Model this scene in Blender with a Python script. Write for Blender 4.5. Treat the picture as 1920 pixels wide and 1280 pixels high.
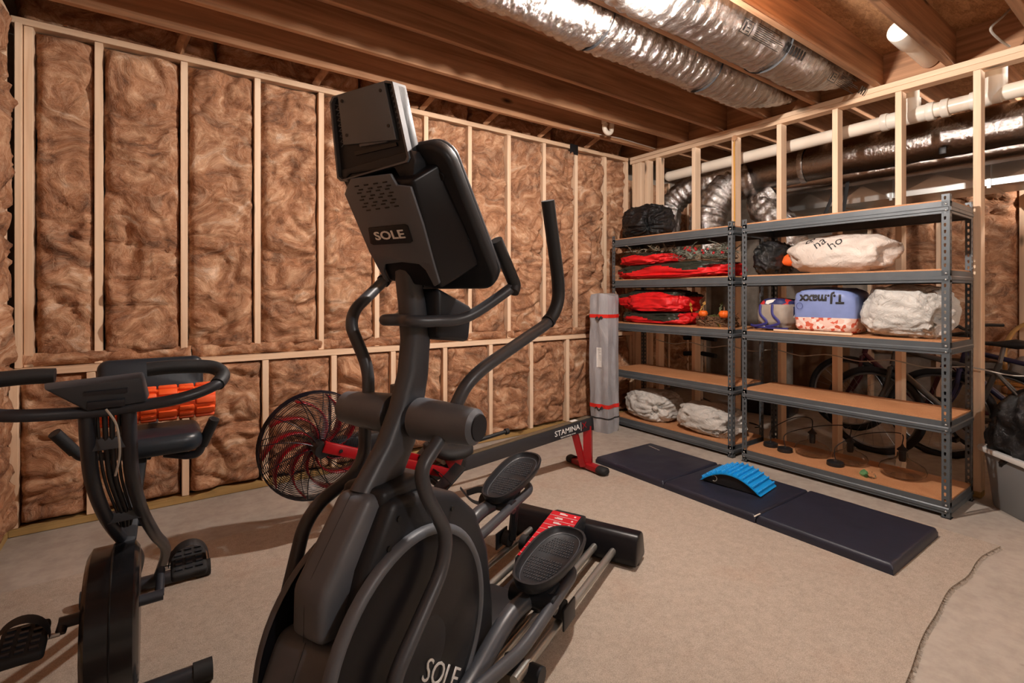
import bpy, bmesh, math, random
from mathutils import Vector, Matrix, noise
for o in list(bpy.data.objects): bpy.data.objects.remove(o)
SC = bpy.context.scene
COL = SC.collection
PI = math.pi
random.seed(7)

# ---------------------------------------------------------------- camera
CAM_H, FPX, HORIZON = 1.26, 941.0, 553.0          # metres, pixels of the 1920x1280 frame
FW = Vector((.58, .815)).normalized(); RT = Vector((FW.y, -FW.x))
cam_d = bpy.data.cameras.new('camera'); cam = bpy.data.objects.new('camera', cam_d); COL.objects.link(cam)
cam_d.sensor_width = 36; cam_d.lens = FPX/1920*36; cam_d.shift_y = -(640-HORIZON)/1920
cam_d.clip_start = .05; cam_d.clip_end = 60
cam.location = (0, 0, CAM_H); cam.rotation_euler = (PI/2, 0, -math.atan2(FW.x, FW.y))
SC.camera = cam

# ---------------------------------------------------------------- world, exposure, lights
wd = bpy.data.worlds.new('World'); SC.world = wd; wd.use_nodes = True
wd.node_tree.nodes['Background'].inputs[0].default_value = (.75, .83, 1, 1)
wd.node_tree.nodes['Background'].inputs[1].default_value = .12
vs = SC.view_settings; vs.view_transform = 'Standard'; vs.look = 'None'; vs.gamma = 1; vs.use_curve_mapping = False
vs.exposure = .62
BULBS = [  # place, watts, colour: bare glowing ceiling bulbs (built below), the only lamps of the basement
    ((1.86, 1.47, 2.585), 125, (1, .90, .825)),
    ((5.65, -.75, 2.585), 210, (1, .90, .825)),
    ((1.70, -1.75, 2.585), 62, (1, .94, .90)),
]

# ---------------------------------------------------------------- pixel -> place
def ray(u, v):
    d = FW + RT*((u-960)/FPX); return Vector((d.x, d.y, (HORIZON-v)/FPX))
def onZ(u, v, z=0.):
    r = ray(u, v); return r*((z-CAM_H)/r.z)+Vector((0, 0, CAM_H))
def onX(u, v, X):
    r = ray(u, v); return r*(X/r.x)+Vector((0, 0, CAM_H))
def onY(u, v, Y):
    r = ray(u, v); return r*(Y/r.y)+Vector((0, 0, CAM_H))

# ---------------------------------------------------------------- mesh builder
class MB:
    def __init__(s): s.v = []; s.f = []
    def add(s, vs, fs, M=None):
        n = len(s.v)
        for p in vs:
            p = Vector(p); s.v.append(tuple(M @ p) if M else tuple(p))
        for f in fs: s.f.append(tuple(i+n for i in f))
        return s
    def box(s, c, d, M=None, rz=0):
        x, y, z = d[0]/2, d[1]/2, d[2]/2
        vs = [Vector((a*x, b*y, e*z)) for e in (-1, 1) for b in (-1, 1) for a in (-1, 1)]
        if rz: R_ = Matrix.Rotation(rz, 3, 'Z'); vs = [R_ @ q for q in vs]
        vs = [q+Vector(c) for q in vs]
        return s.add(vs, [(0, 2, 3, 1), (4, 5, 7, 6), (0, 1, 5, 4), (2, 6, 7, 3), (0, 4, 6, 2), (1, 3, 7, 5)], M)
    def span(s, a, b, M=None):
        a, b = Vector(a), Vector(b); return s.box((a+b)/2, b-a, M)
    def tube(s, pts, r, seg=10, closed=False, caps=True, flat=None, up=None, M=None):
        """sweep a circle (or an ellipse: flat=(a,b) multipliers) along pts; r number or list"""
        P = [Vector(p) for p in pts]; n = len(P)
        rr = r if isinstance(r, (list, tuple)) else [r]*n
        T = []
        for i in range(n):
            if closed: t = P[(i+1) % n]-P[i-1]
            else: t = P[min(i+1, n-1)]-P[max(i-1, 0)]
            if t.length < 1e-9: t = Vector((0, 0, 1))
            T.append(t.normalized())
        u = Vector(up) if up else (Vector((0, 0, 1)) if abs(T[0].z) < .9 else Vector((1, 0, 0)))
        vs = []; fs = []
        u = (u-T[0]*u.dot(T[0])).normalized()
        for i in range(n):
            u = (u-T[i]*u.dot(T[i]))
            if u.length < 1e-6: u = T[i].orthogonal()
            u.normalize(); w = T[i].cross(u)
            fa, fb = flat if flat else (1, 1)
            for k in range(seg):
                a = 2*PI*k/seg
                vs.append(P[i]+u*(math.cos(a)*rr[i]*fa)+w*(math.sin(a)*rr[i]*fb))
        m = n if closed else n-1
        for i in range(m):
            for k in range(seg):
                a = i*seg+k; b = i*seg+(k+1) % seg; c = ((i+1) % n)*seg+(k+1) % seg; d = ((i+1) % n)*seg+k
                fs.append((a, b, c, d))
        if caps and not closed:
            fs.append(tuple(range(seg-1, -1, -1))); fs.append(tuple((n-1)*seg+k for k in range(seg)))
        return s.add(vs, fs, M)
    def lathe(s, prof, seg=20, c=(0, 0, 0), M=None, caps=True):
        """prof = [(radius, z)] about the local Z axis"""
        c = Vector(c); vs = []; fs = []
        for (r, z) in prof:
            for k in range(seg):
                a = 2*PI*k/seg; vs.append(c+Vector((r*math.cos(a), r*math.sin(a), z)))
        for i in range(len(prof)-1):
            for k in range(seg):
                k2 = (k+1) % seg
                fs.append((i*seg+k, i*seg+k2, (i+1)*seg+k2, (i+1)*seg+k))
        if caps:
            fs.append(tuple(range(seg-1, -1, -1))); fs.append(tuple((len(prof)-1)*seg+k for k in range(seg)))
        return s.add(vs, fs, M)
    def prism(s, poly, h0, h1, M=None):
        """polygon in local XY, extruded from z=h0 to h1"""
        n = len(poly)
        vs = [(p[0], p[1], h0) for p in poly]+[(p[0], p[1], h1) for p in poly]
        ar = sum(poly[i][0]*poly[(i+1) % n][1]-poly[(i+1) % n][0]*poly[i][1] for i in range(n))
        fs = [tuple(range(n-1, -1, -1)), tuple(range(n, 2*n))]+[(i, (i+1) % n, n+(i+1) % n, n+i) for i in range(n)]
        if ar < 0: fs = [tuple(reversed(f)) for f in fs]
        return s.add(vs, fs, M)
    def grid(s, fn, nu, nv, closed_u=False):
        vs = [fn(i/(nu if closed_u else nu-1), j/(nv-1)) for j in range(nv) for i in range(nu)]
        fs = []
        for j in range(nv-1):
            for i in range(nu if closed_u else nu-1):
                i2 = (i+1) % nu; fs.append((j*nu+i, j*nu+i2, (j+1)*nu+i2, (j+1)*nu+i))
        return s.add(vs, fs)
    def mesh(s, name, mat, smooth=None, bevel=0, seg=2):
        me = bpy.data.meshes.new(name); me.from_pydata(s.v, [], s.f)
        if bevel:
            bm = bmesh.new(); bm.from_mesh(me)
            es = [e for e in bm.edges if len(e.link_faces) == 2 and e.calc_face_angle(0) > .6]
            bmesh.ops.bevel(bm, geom=es, offset=bevel, segments=seg, profile=.5, affect='EDGES', clamp_overlap=True)
            bm.to_mesh(me); bm.free()
            if smooth is None: smooth = 40
        if mat: me.materials.append(mat)
        if smooth:
            me.polygons.foreach_set('use_smooth', [True]*len(me.polygons))
            me.set_sharp_from_angle(angle=math.radians(smooth))
        me.update(); return me
    def build(s, name, mat, parent=None, smooth=None, bevel=0, seg=2, loc=None):
        o = bpy.data.objects.new(name, s.mesh(name, mat, smooth, bevel, seg)); COL.objects.link(o)
        if parent: o.parent = parent
        if loc: o.location = loc
        return o
def tag(o, label=None, cat=None, group=None, kind=None):
    if label: o['label'] = label
    if cat: o['category'] = cat
    if group: o['group'] = group
    if kind: o['kind'] = kind
    return o
def empty(name, loc=(0, 0, 0), rz=0, label=None, cat=None, group=None, kind=None):
    o = bpy.data.objects.new(name, None); COL.objects.link(o); o.location = loc; o.rotation_euler = (0, 0, rz)
    o.empty_display_size = .05
    return tag(o, label, cat, group, kind)
def copy_one(o, parent=None, loc=None, name=None):
    c = o.copy(); COL.objects.link(c); c.parent = parent
    if loc is not None: c.location = loc
    return c
def copy_tree(o, parent=None):
    c = o.copy(); COL.objects.link(c); c.parent = parent
    for ch in list(o.children): copy_tree(ch, c)
    return c
def smooth_path(pts, n=8, closed=False):
    """Catmull-Rom through pts"""
    P = [Vector(p) for p in pts]; out = []
    m = len(P); rng = m if closed else m-1
    for i in range(rng):
        if closed: a, b, c, d = P[i-1], P[i], P[(i+1) % m], P[(i+2) % m]
        else: a, b, c, d = P[max(i-1, 0)], P[i], P[i+1], P[min(i+2, m-1)]
        for k in range(n):
            t = k/n
            out.append(.5*((2*b)+(c-a)*t+(2*a-5*b+4*c-d)*t*t+(3*b-a-3*c+d)*t*t*t))
    if not closed: out.append(P[-1])
    return out
def fillet(pts, r, n=6):
    """polyline with rounded corners"""
    P = [Vector(p) for p in pts]; out = [P[0]]
    for i in range(1, len(P)-1):
        a, b, c = P[i-1], P[i], P[i+1]
        d1 = (a-b); d2 = (c-b); L = min(r, d1.length*.48, d2.length*.48)
        p0 = b+d1.normalized()*L; p1 = b+d2.normalized()*L
        for k in range(n+1):
            t = k/n; out.append(p0*(1-t)**2+b*2*t*(1-t)+p1*t*t)
    out.append(P[-1]); return out
def fbm(p, o=4, s=.5):
    v = 0; a = 1; q = Vector(p)
    for _ in range(o): v += a*noise.noise(q); a *= s; q = q*2.03+Vector((3.1, 1.7, 5.3))
    return v
def text_mesh(name, txt, size, mat, parent, M, extrude=.001, sx=1., align='CENTER', offset=0):
    c = bpy.data.curves.new(name, 'FONT'); c.body = txt; c.size = size; c.extrude = extrude; c.align_x = align; c.align_y = 'CENTER'
    c.resolution_u = 3; c.offset = offset
    t = bpy.data.objects.new(name, c); COL.objects.link(t)
    me = bpy.data.meshes.new_from_object(t.evaluated_get(bpy.context.evaluated_depsgraph_get()))
    bpy.data.objects.remove(t)
    me.transform(M @ Matrix.Diagonal((sx, 1, 1, 1))); me.name = name
    me.materials.clear(); me.materials.append(mat)
    o = bpy.data.objects.new(name, me); COL.objects.link(o); o.parent = parent
    return o
def frame(origin, x, y):
    """matrix whose local X,Y,Z are x, y, x cross y at origin"""
    x = Vector(x).normalized(); y = Vector(y); y = (y-x*y.dot(x)).normalized(); z = x.cross(y)
    M = Matrix.Identity(4)
    for i in range(3): M[i][0] = x[i]; M[i][1] = y[i]; M[i][2] = z[i]; M[i][3] = origin[i]
    return M

# ---------------------------------------------------------------- materials
def lin(c):
    return tuple((((x/255)+.055)/1.055)**2.4 if x/255 > .04045 else x/255/12.92 for x in c)+(1,)
class NT:
    def __init__(s, name):
        s.m = bpy.data.materials.new(name); s.m.use_nodes = True; s.t = s.m.node_tree; s.n = s.t.nodes
        s.b = s.n['Principled BSDF']
    def new(s, k, **kw):
        n = s.n.new(k)
        for a, v in kw.items():
            if hasattr(n, a): setattr(n, a, v)
            else: n.inputs[a.replace('_', ' ')].default_value = v
        return n
    def link(s, a, b): s.t.links.new(a, b)
    def coord(s, scale=(1, 1, 1), rnd=False, kind='Object'):
        tc = s.new('ShaderNodeTexCoord'); mp = s.new('ShaderNodeMapping'); mp.inputs['Scale'].default_value = scale
        s.link(tc.outputs[kind], mp.inputs['Vector'])
        if rnd:
            oi = s.new('ShaderNodeObjectInfo'); mu = s.new('ShaderNodeMath', operation='MULTIPLY'); mu.inputs[1].default_value = 37.
            s.link(oi.outputs['Random'], mu.inputs[0]); cb = s.new('ShaderNodeCombineXYZ')
            for i in range(3): s.link(mu.outputs[0], cb.inputs[i])
            s.link(cb.outputs[0], mp.inputs['Location'])
        return mp.outputs[0]
    def noise(s, vec, scale, detail=4, rough=.55, dist=0):
        n = s.new('ShaderNodeTexNoise'); n.inputs['Scale'].default_value = scale; n.inputs['Detail'].default_value = detail
        n.inputs['Roughness'].default_value = rough; n.inputs['Distortion'].default_value = dist
        s.link(vec, n.inputs['Vector']); return n.outputs['Fac']
    def ramp(s, fac, stops):
        r = s.new('ShaderNodeValToRGB'); e = r.color_ramp.elements
        while len(e) < len(stops): e.new(.5)
        for i, (p, c) in enumerate(stops): e[i].position = p; e[i].color = lin(c) if len(c) == 3 else c
        s.link(fac, r.inputs[0]); return r.outputs[0]
    def mix(s, a, b, fac, mode='MIX'):
        m = s.new('ShaderNodeMix', data_type='RGBA', blend_type=mode)
        for k, x in ((6, a), (7, b), (0, fac)):
            if isinstance(x, (int, float)): m.inputs[k].default_value = x
            elif isinstance(x, tuple): m.inputs[k].default_value = lin(x) if len(x) == 3 else x
            else: s.link(x, m.inputs[k])
        return m.outputs[2]
    def bump(s, h, strength=.3, dist=.01, base=None):
        b = s.new('ShaderNodeBump'); b.inputs['Strength'].default_value = strength; b.inputs['Distance'].default_value = dist
        s.link(h, b.inputs['Height'])
        if base: s.link(base, b.inputs['Normal'])
        s.link(b.outputs[0], s.b.inputs['Normal']); return b.outputs[0]
    def color(s, c):
        if isinstance(c, tuple): s.b.inputs['Base Color'].default_value = lin(c)
        else: s.link(c, s.b.inputs['Base Color'])
    def set(s, **kw):
        for k, v in kw.items(): s.b.inputs[k.replace('_', ' ')].default_value = v
        return s
def plain(name, c, rough=.5, metal=0, var=.0, bump=0, bscale=80, spec=.5, **kw):
    """one colour with slight mottling and fine relief"""
    t = NT(name); t.set(Roughness=rough, Metallic=metal, Specular_IOR_Level=spec, **kw)
    v = t.coord()
    if var:
        f = t.noise(v, 9, 5); lo = tuple(max(0, int(x*(1-var))) for x in c); hi = tuple(min(255, int(x*(1+var))) for x in c)
        t.color(t.ramp(f, [(.3, lo), (.7, hi)]))
    else: t.color(c)
    if bump: t.bump(t.noise(v, bscale, 3), bump, .004)
    return t.m
def wood(name, axis, light, mid, dark, grain=1., knots=True):
    t = NT(name); sc = [26*grain, 26*grain, 26*grain]; sc[axis] = 1.1*grain
    v = t.coord(tuple(sc), rnd=True); n1 = t.noise(v, 1., 6, .6, .6)
    v2 = t.coord(tuple(x*.22 for x in sc), rnd=True); n2 = t.noise(v2, 1., 3, .5, 1.4)
    sc3 = [4.5, 4.5, 4.5]; sc3[axis] = 1.7
    col = t.ramp(n1, [(.28, dark), (.5, mid), (.72, light)])
    col = t.mix(col, t.ramp(n2, [(.35, dark), (.62, light)]), .35)
    if knots:
        v3 = t.coord(tuple(sc3), rnd=True); vo = t.new('ShaderNodeTexVoronoi'); vo.inputs['Scale'].default_value = 1.; t.link(v3, vo.inputs['Vector'])
        k = t.ramp(vo.outputs['Distance'], [(.05, (255, 255, 255)), (.13, (0, 0, 0))])
        col = t.mix(col, tuple(int(x*.5) for x in dark), k)
    t.color(col); t.set(Roughness=.62, Specular_IOR_Level=.3); t.bump(n1, .18, .003); return t.m
M = {}
for i, ax in enumerate('xyz'):
    M['pine_'+ax] = wood('pine_'+ax, i, (240, 214, 186), (230, 200, 168), (212, 174, 140))
    M['joist_'+ax] = wood('joist_'+ax, i, (206, 160, 122), (172, 126, 92), (112, 78, 56))
    M['treated_'+ax] = wood('treated_'+ax, i, (190, 160, 105), (170, 138, 86), (140, 108, 64))
def insulation(name):
    t = NT(name)
    v = t.coord((1, 1, 1), rnd=True)
    wa = t.new('ShaderNodeTexNoise'); wa.inputs['Scale'].default_value = 2.6; wa.inputs['Detail'].default_value = 2; t.link(v, wa.inputs['Vector'])
    wm = t.new('ShaderNodeVectorMath', operation='SCALE'); t.link(wa.outputs['Color'], wm.inputs[0]); wm.inputs['Scale'].default_value = .5
    ad = t.new('ShaderNodeVectorMath', operation='ADD'); t.link(v, ad.inputs[0]); t.link(wm.outputs[0], ad.inputs[1])
    st = t.new('ShaderNodeMapping'); st.inputs['Scale'].default_value = (1, 1, 2.6); st.inputs['Rotation'].default_value = (0, .5, 0); t.link(ad.outputs[0], st.inputs['Vector'])
    a = t.noise(st.outputs[0], 4.2, 6, .58, .5)          # patches and wisps
    b = t.noise(ad.outputs[0], 13, 6, .66, .8)
    f = t.noise(st.outputs[0], 60, 5, .7, 1.)            # fibres
    c = t.ramp(a, [(.34, (74, 44, 30)), (.43, (136, 86, 56)), (.51, (172, 117, 80)), (.60, (206, 160, 122)), (.69, (242, 216, 190))])
    d = t.ramp(b, [(.36, (78, 48, 32)), (.49, (162, 108, 74)), (.63, (226, 188, 154))])
    col = t.mix(c, d, .38); col = t.mix(col, t.ramp(f, [(.36, (104, 72, 54)), (.62, (232, 200, 172))]), .20)
    t.color(col); t.set(Roughness=.95, Specular_IOR_Level=.08)
    mx = t.new('ShaderNodeMath', operation='MULTIPLY_ADD'); t.link(f, mx.inputs[0]); mx.inputs[1].default_value = .25; t.link(b, mx.inputs[2])
    t.bump(mx.outputs[0], .6, .03); return t.m
M['insulation'] = insulation('insulation')
def concrete():
    t = NT('concrete'); v = t.coord()
    a = t.noise(v, 1.3, 6, .6); b = t.noise(v, 14, 6, .65); c = t.noise(v, 90, 3)
    col = t.mix(t.ramp(a, [(.3, (148, 139, 129)), (.7, (178, 169, 158))]), t.ramp(b, [(.25, (130, 119, 108)), (.6, (186, 176, 164))]), .35)
    vo = t.new('ShaderNodeTexVoronoi'); vo.inputs['Scale'].default_value = 7; t.link(v, vo.inputs['Vector'])
    col = t.mix(col, (110, 92, 76), t.ramp(vo.outputs['Distance'], [(.02, (150, 150, 150)), (.07, (0, 0, 0))]))
    t.color(col); t.set(Roughness=.8, Specular_IOR_Level=.25); t.bump(c, .12, .003); return t.m
M['concrete'] = concrete()
M['concrete_wall'] = plain('concrete_wall', (150, 140, 128), .9, var=.12, bump=.3, bscale=30)
def osb():
    t = NT('osb'); v = t.coord((1, 1, 1), rnd=True)
    vo = t.new('ShaderNodeTexVoronoi'); vo.inputs['Scale'].default_value = 1; 
    v2 = t.coord((13, 34, 20), rnd=True); t.link(v2, vo.inputs['Vector'])
    n = t.noise(t.coord((30, 90, 30), rnd=True), 1, 4, .6, 1)
    col = t.mix(t.ramp(vo.outputs['Color'], [(.1, (140, 102, 72)), (.5, (168, 128, 94)), (.9, (196, 156, 118))]), t.ramp(n, [(.3, (120, 80, 50)), (.65, (206, 158, 110))]), .5)
    t.color(col); t.set(Roughness=.75, Specular_IOR_Level=.25); t.bump(n, .2, .003); return t.m
M['osb'] = osb()
def foil(name, crinkle=1., rough=.2, col=(200, 198, 196), scale=26, stretch=(1, 1, 1)):
    t = NT(name); v = t.coord(stretch); a = t.noise(v, scale, 6, .65, .8); b = t.noise(v, scale*.3, 3)
    t.set(Metallic=1., Roughness=rough); t.color(col)
    vo = t.new('ShaderNodeTexVoronoi', feature='DISTANCE_TO_EDGE'); vo.inputs['Scale'].default_value = scale*.6; t.link(v, vo.inputs['Vector'])
    n1 = t.bump(a, .55*crinkle, .012); t.bump(vo.outputs[0], .25*crinkle, .01, base=n1); return t.m
M['flex_foil'] = foil('flex_foil', 1.5, .24, (196, 192, 188), 30, (1.6, .9, .9))
M['wrap_foil'] = foil('wrap_foil', .5, .16, (150, 142, 136), 46)
M['sheet_metal'] = foil('sheet_metal', .06, .32, (205, 208, 206), 7)
M['white_plastic'] = plain('white_plastic', (232, 226, 214), .35)
M['pvc'] = plain('pvc', (236, 226, 210), .32)
M['black_plastic'] = plain('black_plastic', (26, 26, 28), .45, bump=.08, bscale=300)
M['black_rubber'] = plain('black_rubber', (24, 24, 25), .75)
M['black_strap'] = plain('black_strap', (22, 22, 24), .6)
M['screw'] = plain('screw', (12, 12, 12), .5)
def settle(root, loc):
    """the parts were built in room coordinates: put the root at the thing's base and keep the parts where they are"""
    root.location = loc
    for c in root.children: c.location = c.location-Vector(loc)
    return root
# ================================================================ the setting
def beam(name, a, b, mat, parent, bev=.0025):
    """a timber from corner a to corner b, origin at its middle so that the grain differs"""
    a, b = Vector(a), Vector(b); c = (a+b)/2
    return MB().box((0, 0, 0), b-a).build(name, mat, parent, bevel=bev, seg=1, loc=c)
WX0, WX1 = -.62, 4.16          # left wall face, stud partition face
YL, YU = 3.63, 3.68            # back wall: lower framing face, upper framing face
TOPZ, MIDZ = 2.735, .872       # top of the top plates, top of the mid rail
FARX = 6.55
fl = MB().span((-1.6, -3.6, -.12), (7.2, 5.2, 0)).build('floor', M['concrete']); tag(fl, 'pale bare concrete basement floor', kind='structure')
# ---- ceiling: subfloor sheets on joists
ceil = empty('ceiling', kind='structure')
for i in range(4):
    for j in range(7):
        x0 = -1.6+i*2.44-(1.22 if j % 2 else 0); y0 = -3.4+j*1.22
        beam('subfloor_sheet', (x0, y0, TOPZ+.236), (x0+2.436, y0+1.216, TOPZ+.255), M['osb'], ceil, 0)
JY = [3.36+.02, 3.0, 2.6, 2.2, 1.81, 1.40, 1.0, .6, .2, -.2, -.6, -1.0, -1.4, -1.8, -2.2, -2.6, -3.0]
for y in JY:
    beam('joist', (-1.3, y-.019, TOPZ+.002), (4.235, y+.019, TOPZ+.236), M['joist_x'], ceil)
for y in [3.30, 2.9, 2.5, 2.1, 1.7, 1.3, .9, .5, .1, -.3, -.7]:
    beam('joist', (4.275, y-.019, TOPZ+.002), (7.0, y+.019, TOPZ+.236), M['joist_x'], ceil)
beam('rim_board', (4.237, -3.4, TOPZ+.002), (4.273, 3.9, TOPZ+.236), M['joist_y'], ceil)
# ---- soft insulation batts
def batt(parent, u0, u1, z0, z1, place, seed, depth=.03, res=.0135, bulge=.02, name='insulation_batt', amp=1.):
    """fluffy slab: place(u, z, out) gives the 3-D point; out is metres proud of the framing face"""
    nu = max(6, int((u1-u0)/res)); nz = max(6, int((z1-z0)/res)); mb = MB()
    def fn(a, b):
        u = u0+(u1-u0)*a; z = z0+(z1-z0)*b
        p = Vector((u*3.7+seed*7.7, z*4.4, seed*3.3))
        w = Vector((noise.noise(p*.9), noise.noise(p*.9+Vector((9, 0, 0))), 0))*1.1
        q = p+w
        bil = abs(noise.noise(q*1.15))*1.5+.5*abs(noise.noise(q*2.6+Vector((0, 0, 4))))*1.4+.22*abs(noise.noise(q*6.1))
        d = amp*.062*(bil-.55)+.012*noise.noise(p*.7+Vector((4, 4, 0)))
        fold = noise.noise(Vector((u*1.1+seed, z*3.6+seed*2.1, 2.2)))
        if abs(fold) < .045: d -= (.045-abs(fold))*.75
        e = min(a, 1-a)*(u1-u0); ez = min(b, 1-b)*(z1-z0)
        er = .022+.022*(1+noise.noise(Vector((z*3.1, seed*1.7, 5+(a > .5)*3))))
        edge = min(1, e/er); edge = 1-(1-edge)**2
        edz = min(1, ez/.03); edz = 1-(1-edz)**2
        d = (d+bulge+depth)*edge*edz-depth
        j = .012*noise.noise(Vector((z*6, seed*4.4, 1)))*(1 if a in (0, 1) else 0)
        return place(u+j+.006*noise.noise(q*5), z, d)
    mb.grid(fn, nu, nz)
    o = mb.build(name, M['insulation'], parent, smooth=180); return o
# ---- back wall (insulated)
wb = empty('wall_back', kind='structure')
MB().span((-1.5, 3.86, 0), (4.3, 3.98, 3.0)).build('concrete_face', M['concrete_wall'], wb)
back = lambda Y: (lambda u, z, d: (u, Y-d, z))
xu = [-.55]+[-.26+.407*i for i in range(11)]+[4.14]
for k, x in enumerate(xu):
    w = .019
    beam('stud', (x-w, YU, MIDZ+.002), (x+w, YU+.089, TOPZ-.040), M['pine_z'], wb)
beam('stud', (-.60, YU-.03, MIDZ+.002), (-.572, YU+.089, TOPZ-.04), M['pine_z'], wb)
for k in range(len(xu)-1):
    batt(wb, xu[k]+.021, xu[k+1]-.021, MIDZ+.045, TOPZ-.045, back(YU+.004), 10+k, depth=.055, bulge=.016)
xl = [-.60]+[-.29+.442*i for i in range(10)]+[4.14]
for x in xl:
    beam('stud', (x-.019, YL, .042), (x+.019, YL+.089, MIDZ-.040), M['pine_z'], wb)
for k in range(len(xl)-1):
    batt(wb, xl[k]+.021, xl[k+1]-.021, .05, MIDZ-.045, back(YL+.002), 40+k, depth=.05, bulge=.018)
beam('top_plate', (-.62, YU, TOPZ-.038), (4.16, YU+.089, TOPZ), M['pine_x'], wb)
beam('mid_plate', (-.62, YL-.002, MIDZ-.038), (4.16, YL+.145, MIDZ), M['pine_x'], wb)
beam('bottom_plate', (-.62, YL-.004, .002), (4.16, YL+.089, .040), M['treated_x'], wb)
for k in range(6):      # loose insulation lying along the ledge
    batt(wb, -.60+k*.79, .19+k*.79, MIDZ+.001, MIDZ+.075, lambda u, z, d: (u, YU-.012-d*.8, z), 70+k, depth=.03, bulge=.016, res=.013)
for k in range(5):      # dark insulation stuffed above the top plate
    batt(wb, -.62+k*.95, .32+k*.95, TOPZ+.002, TOPZ+.20, lambda u, z, d: (u, YU+.09-d, z), 80+k, depth=.05, bulge=.03, res=.02)
for x in (.12, .93, 1.75, 2.35, 2.95, 3.55):   # braces from top plate to the first joist
    mb = MB(); a = Vector((x, YU+.03, TOPZ+.02)); b = Vector((x+.07, 3.40, TOPZ+.16))
    mb.tube([a, b], .027, 4); mb.build('brace', M['joist_y'], wb)
# ---- left wall (insulated, only its far end shows)
wl = empty('wall_left', kind='structure')
MB().span((-.98, -3.4, 0), (-.86, 3.9, 3.0)).build('concrete_face', M['concrete_wall'], wl)
left = lambda u, z, d: (WX0-.006+d, u, z)
yl = [3.60-.407*i for i in range(9)]
for y in yl: beam('stud', (WX0-.089, y-.019, .04), (WX0, y+.019, TOPZ-.04), M['pine_z'], wl)
for k in range(8): batt(wl, yl[k+1]+.02, yl[k]-.02, .05, TOPZ-.045, left, 100+k, depth=.05, bulge=.034, res=.014, amp=.6)
beam('top_plate', (WX0-.089, .2, TOPZ-.038), (WX0, 3.66, TOPZ), M['pine_y'], wl)
beam('bottom_plate', (WX0-.089, .2, .002), (WX0+.002, 3.62, .040), M['treated_y'], wl)
# ---- right wall: open stud partition
wr = empty('wall_right', kind='structure')
for k in range(2):
    beam('top_plate', (WX1, -3.3, TOPZ-.038*(k+1)), (WX1+.089, 3.66, TOPZ-.038*k-.0008), M['pine_y'], wr)
beam('bottom_plate', (WX1, .846, .002), (WX1+.089, 3.62, .040), M['treated_y'], wr)
ys = [3.61, 3.44, 3.28+.02, 2.88, 2.475, 2.08, 1.665, 1.27, .865, -1.2, -1.6]
for y in ys: beam('stud', (WX1, y-.019, .04), (WX1+.089, y+.019, TOPZ-.077), M['pine_z'], wr)
beam('stud', (WX1, 3.51, .04), (WX1+.089, 3.585, TOPZ-.077), M['pine_z'], wr)
# ---- far side of the back room
wf = empty('wall_far', kind='structure')
MB().span((FARX+.1, -3.4, 0), (FARX+.22, 5.2, 3.0)).build('concrete_face', M['concrete_wall'], wf)
far = lambda u, z, d: (FARX-d, u, z)
yf = [1.05-.61*2, 1.05-.61, 1.05, 1.66, 2.27]
for y in yf: beam('stud', (FARX, y-.019, .04), (FARX+.089, y+.019, TOPZ-.04), M['pine_z'], wf)
for k in range(4): batt(wf, yf[k]+.02, yf[k+1]-.02, .62, TOPZ-.05, far, 120+k, depth=.05, bulge=.02, res=.03)
beam('top_plate', (FARX, -1.2, TOPZ-.038), (FARX+.089, 2.4, TOPZ), M['pine_y'], wf)
wn = empty('wall_far_side', kind='structure')
MB().span((4.3, 4.3, 0), (6.8, 4.42, 3.0)).build('concrete_face', M['concrete_wall'], wn)
for x in (4.3+.407*i for i in range(6)): beam('stud', (x, 4.2, .04), (x+.038, 4.289, TOPZ), M['pine_z'], wn)
for k in range(5): batt(wn, 4.34+k*.407, 4.70+k*.407, .05, TOPZ-.05, lambda u, z, d: (u, 4.2-d, z), 130+k, res=.03)
# ---- the room behind the camera
wk = MB().span((-.98, -3.6, 0), (7.2, -3.45, 3.0)).build('wall_front', M['concrete_wall']); tag(wk, kind='structure')
# ================================================================ lamps, ducts, pipes, wires
def bulb_lamp(p, watts, colr, label):
    gm = NT('bulb_glow').set(Emission_Strength=watts/(PI*.0125)); gm.b.inputs['Emission Color'].default_value = colr+(1,)
    r = empty('ceiling_bulb', (p[0], p[1], p[2]), 0, label, 'light bulb')
    q = MB(); q.lathe([(.004, -.040), (.018, -.036), (.028, -.022), (.031, -.006), (.027, .012), (.016, .032), (.013, .045)], 20); q.build('glass_bulb', gm.m, r, 60)
    q = MB(); q.lathe([(.022, .046), (.026, .06), (.055, .085), (.058, .10), (.058, .115)], 24); q.build('lamp_holder', M['white_plastic'], r, 40)
    q = MB(); q.box((0, 0, .1295), (.11, .11, .028)); q.build('ceiling_box', M['black_plastic'], r, bevel=.004)
    return r
for (p, w_, c_), lb in zip(BULBS, ('bare glowing bulb hanging beside the printed silver duct', 'bare bulb in the room beyond the open studs', 'bare bulb behind the open floor area')):
    bulb_lamp(p, w_, c_, lb)
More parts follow.
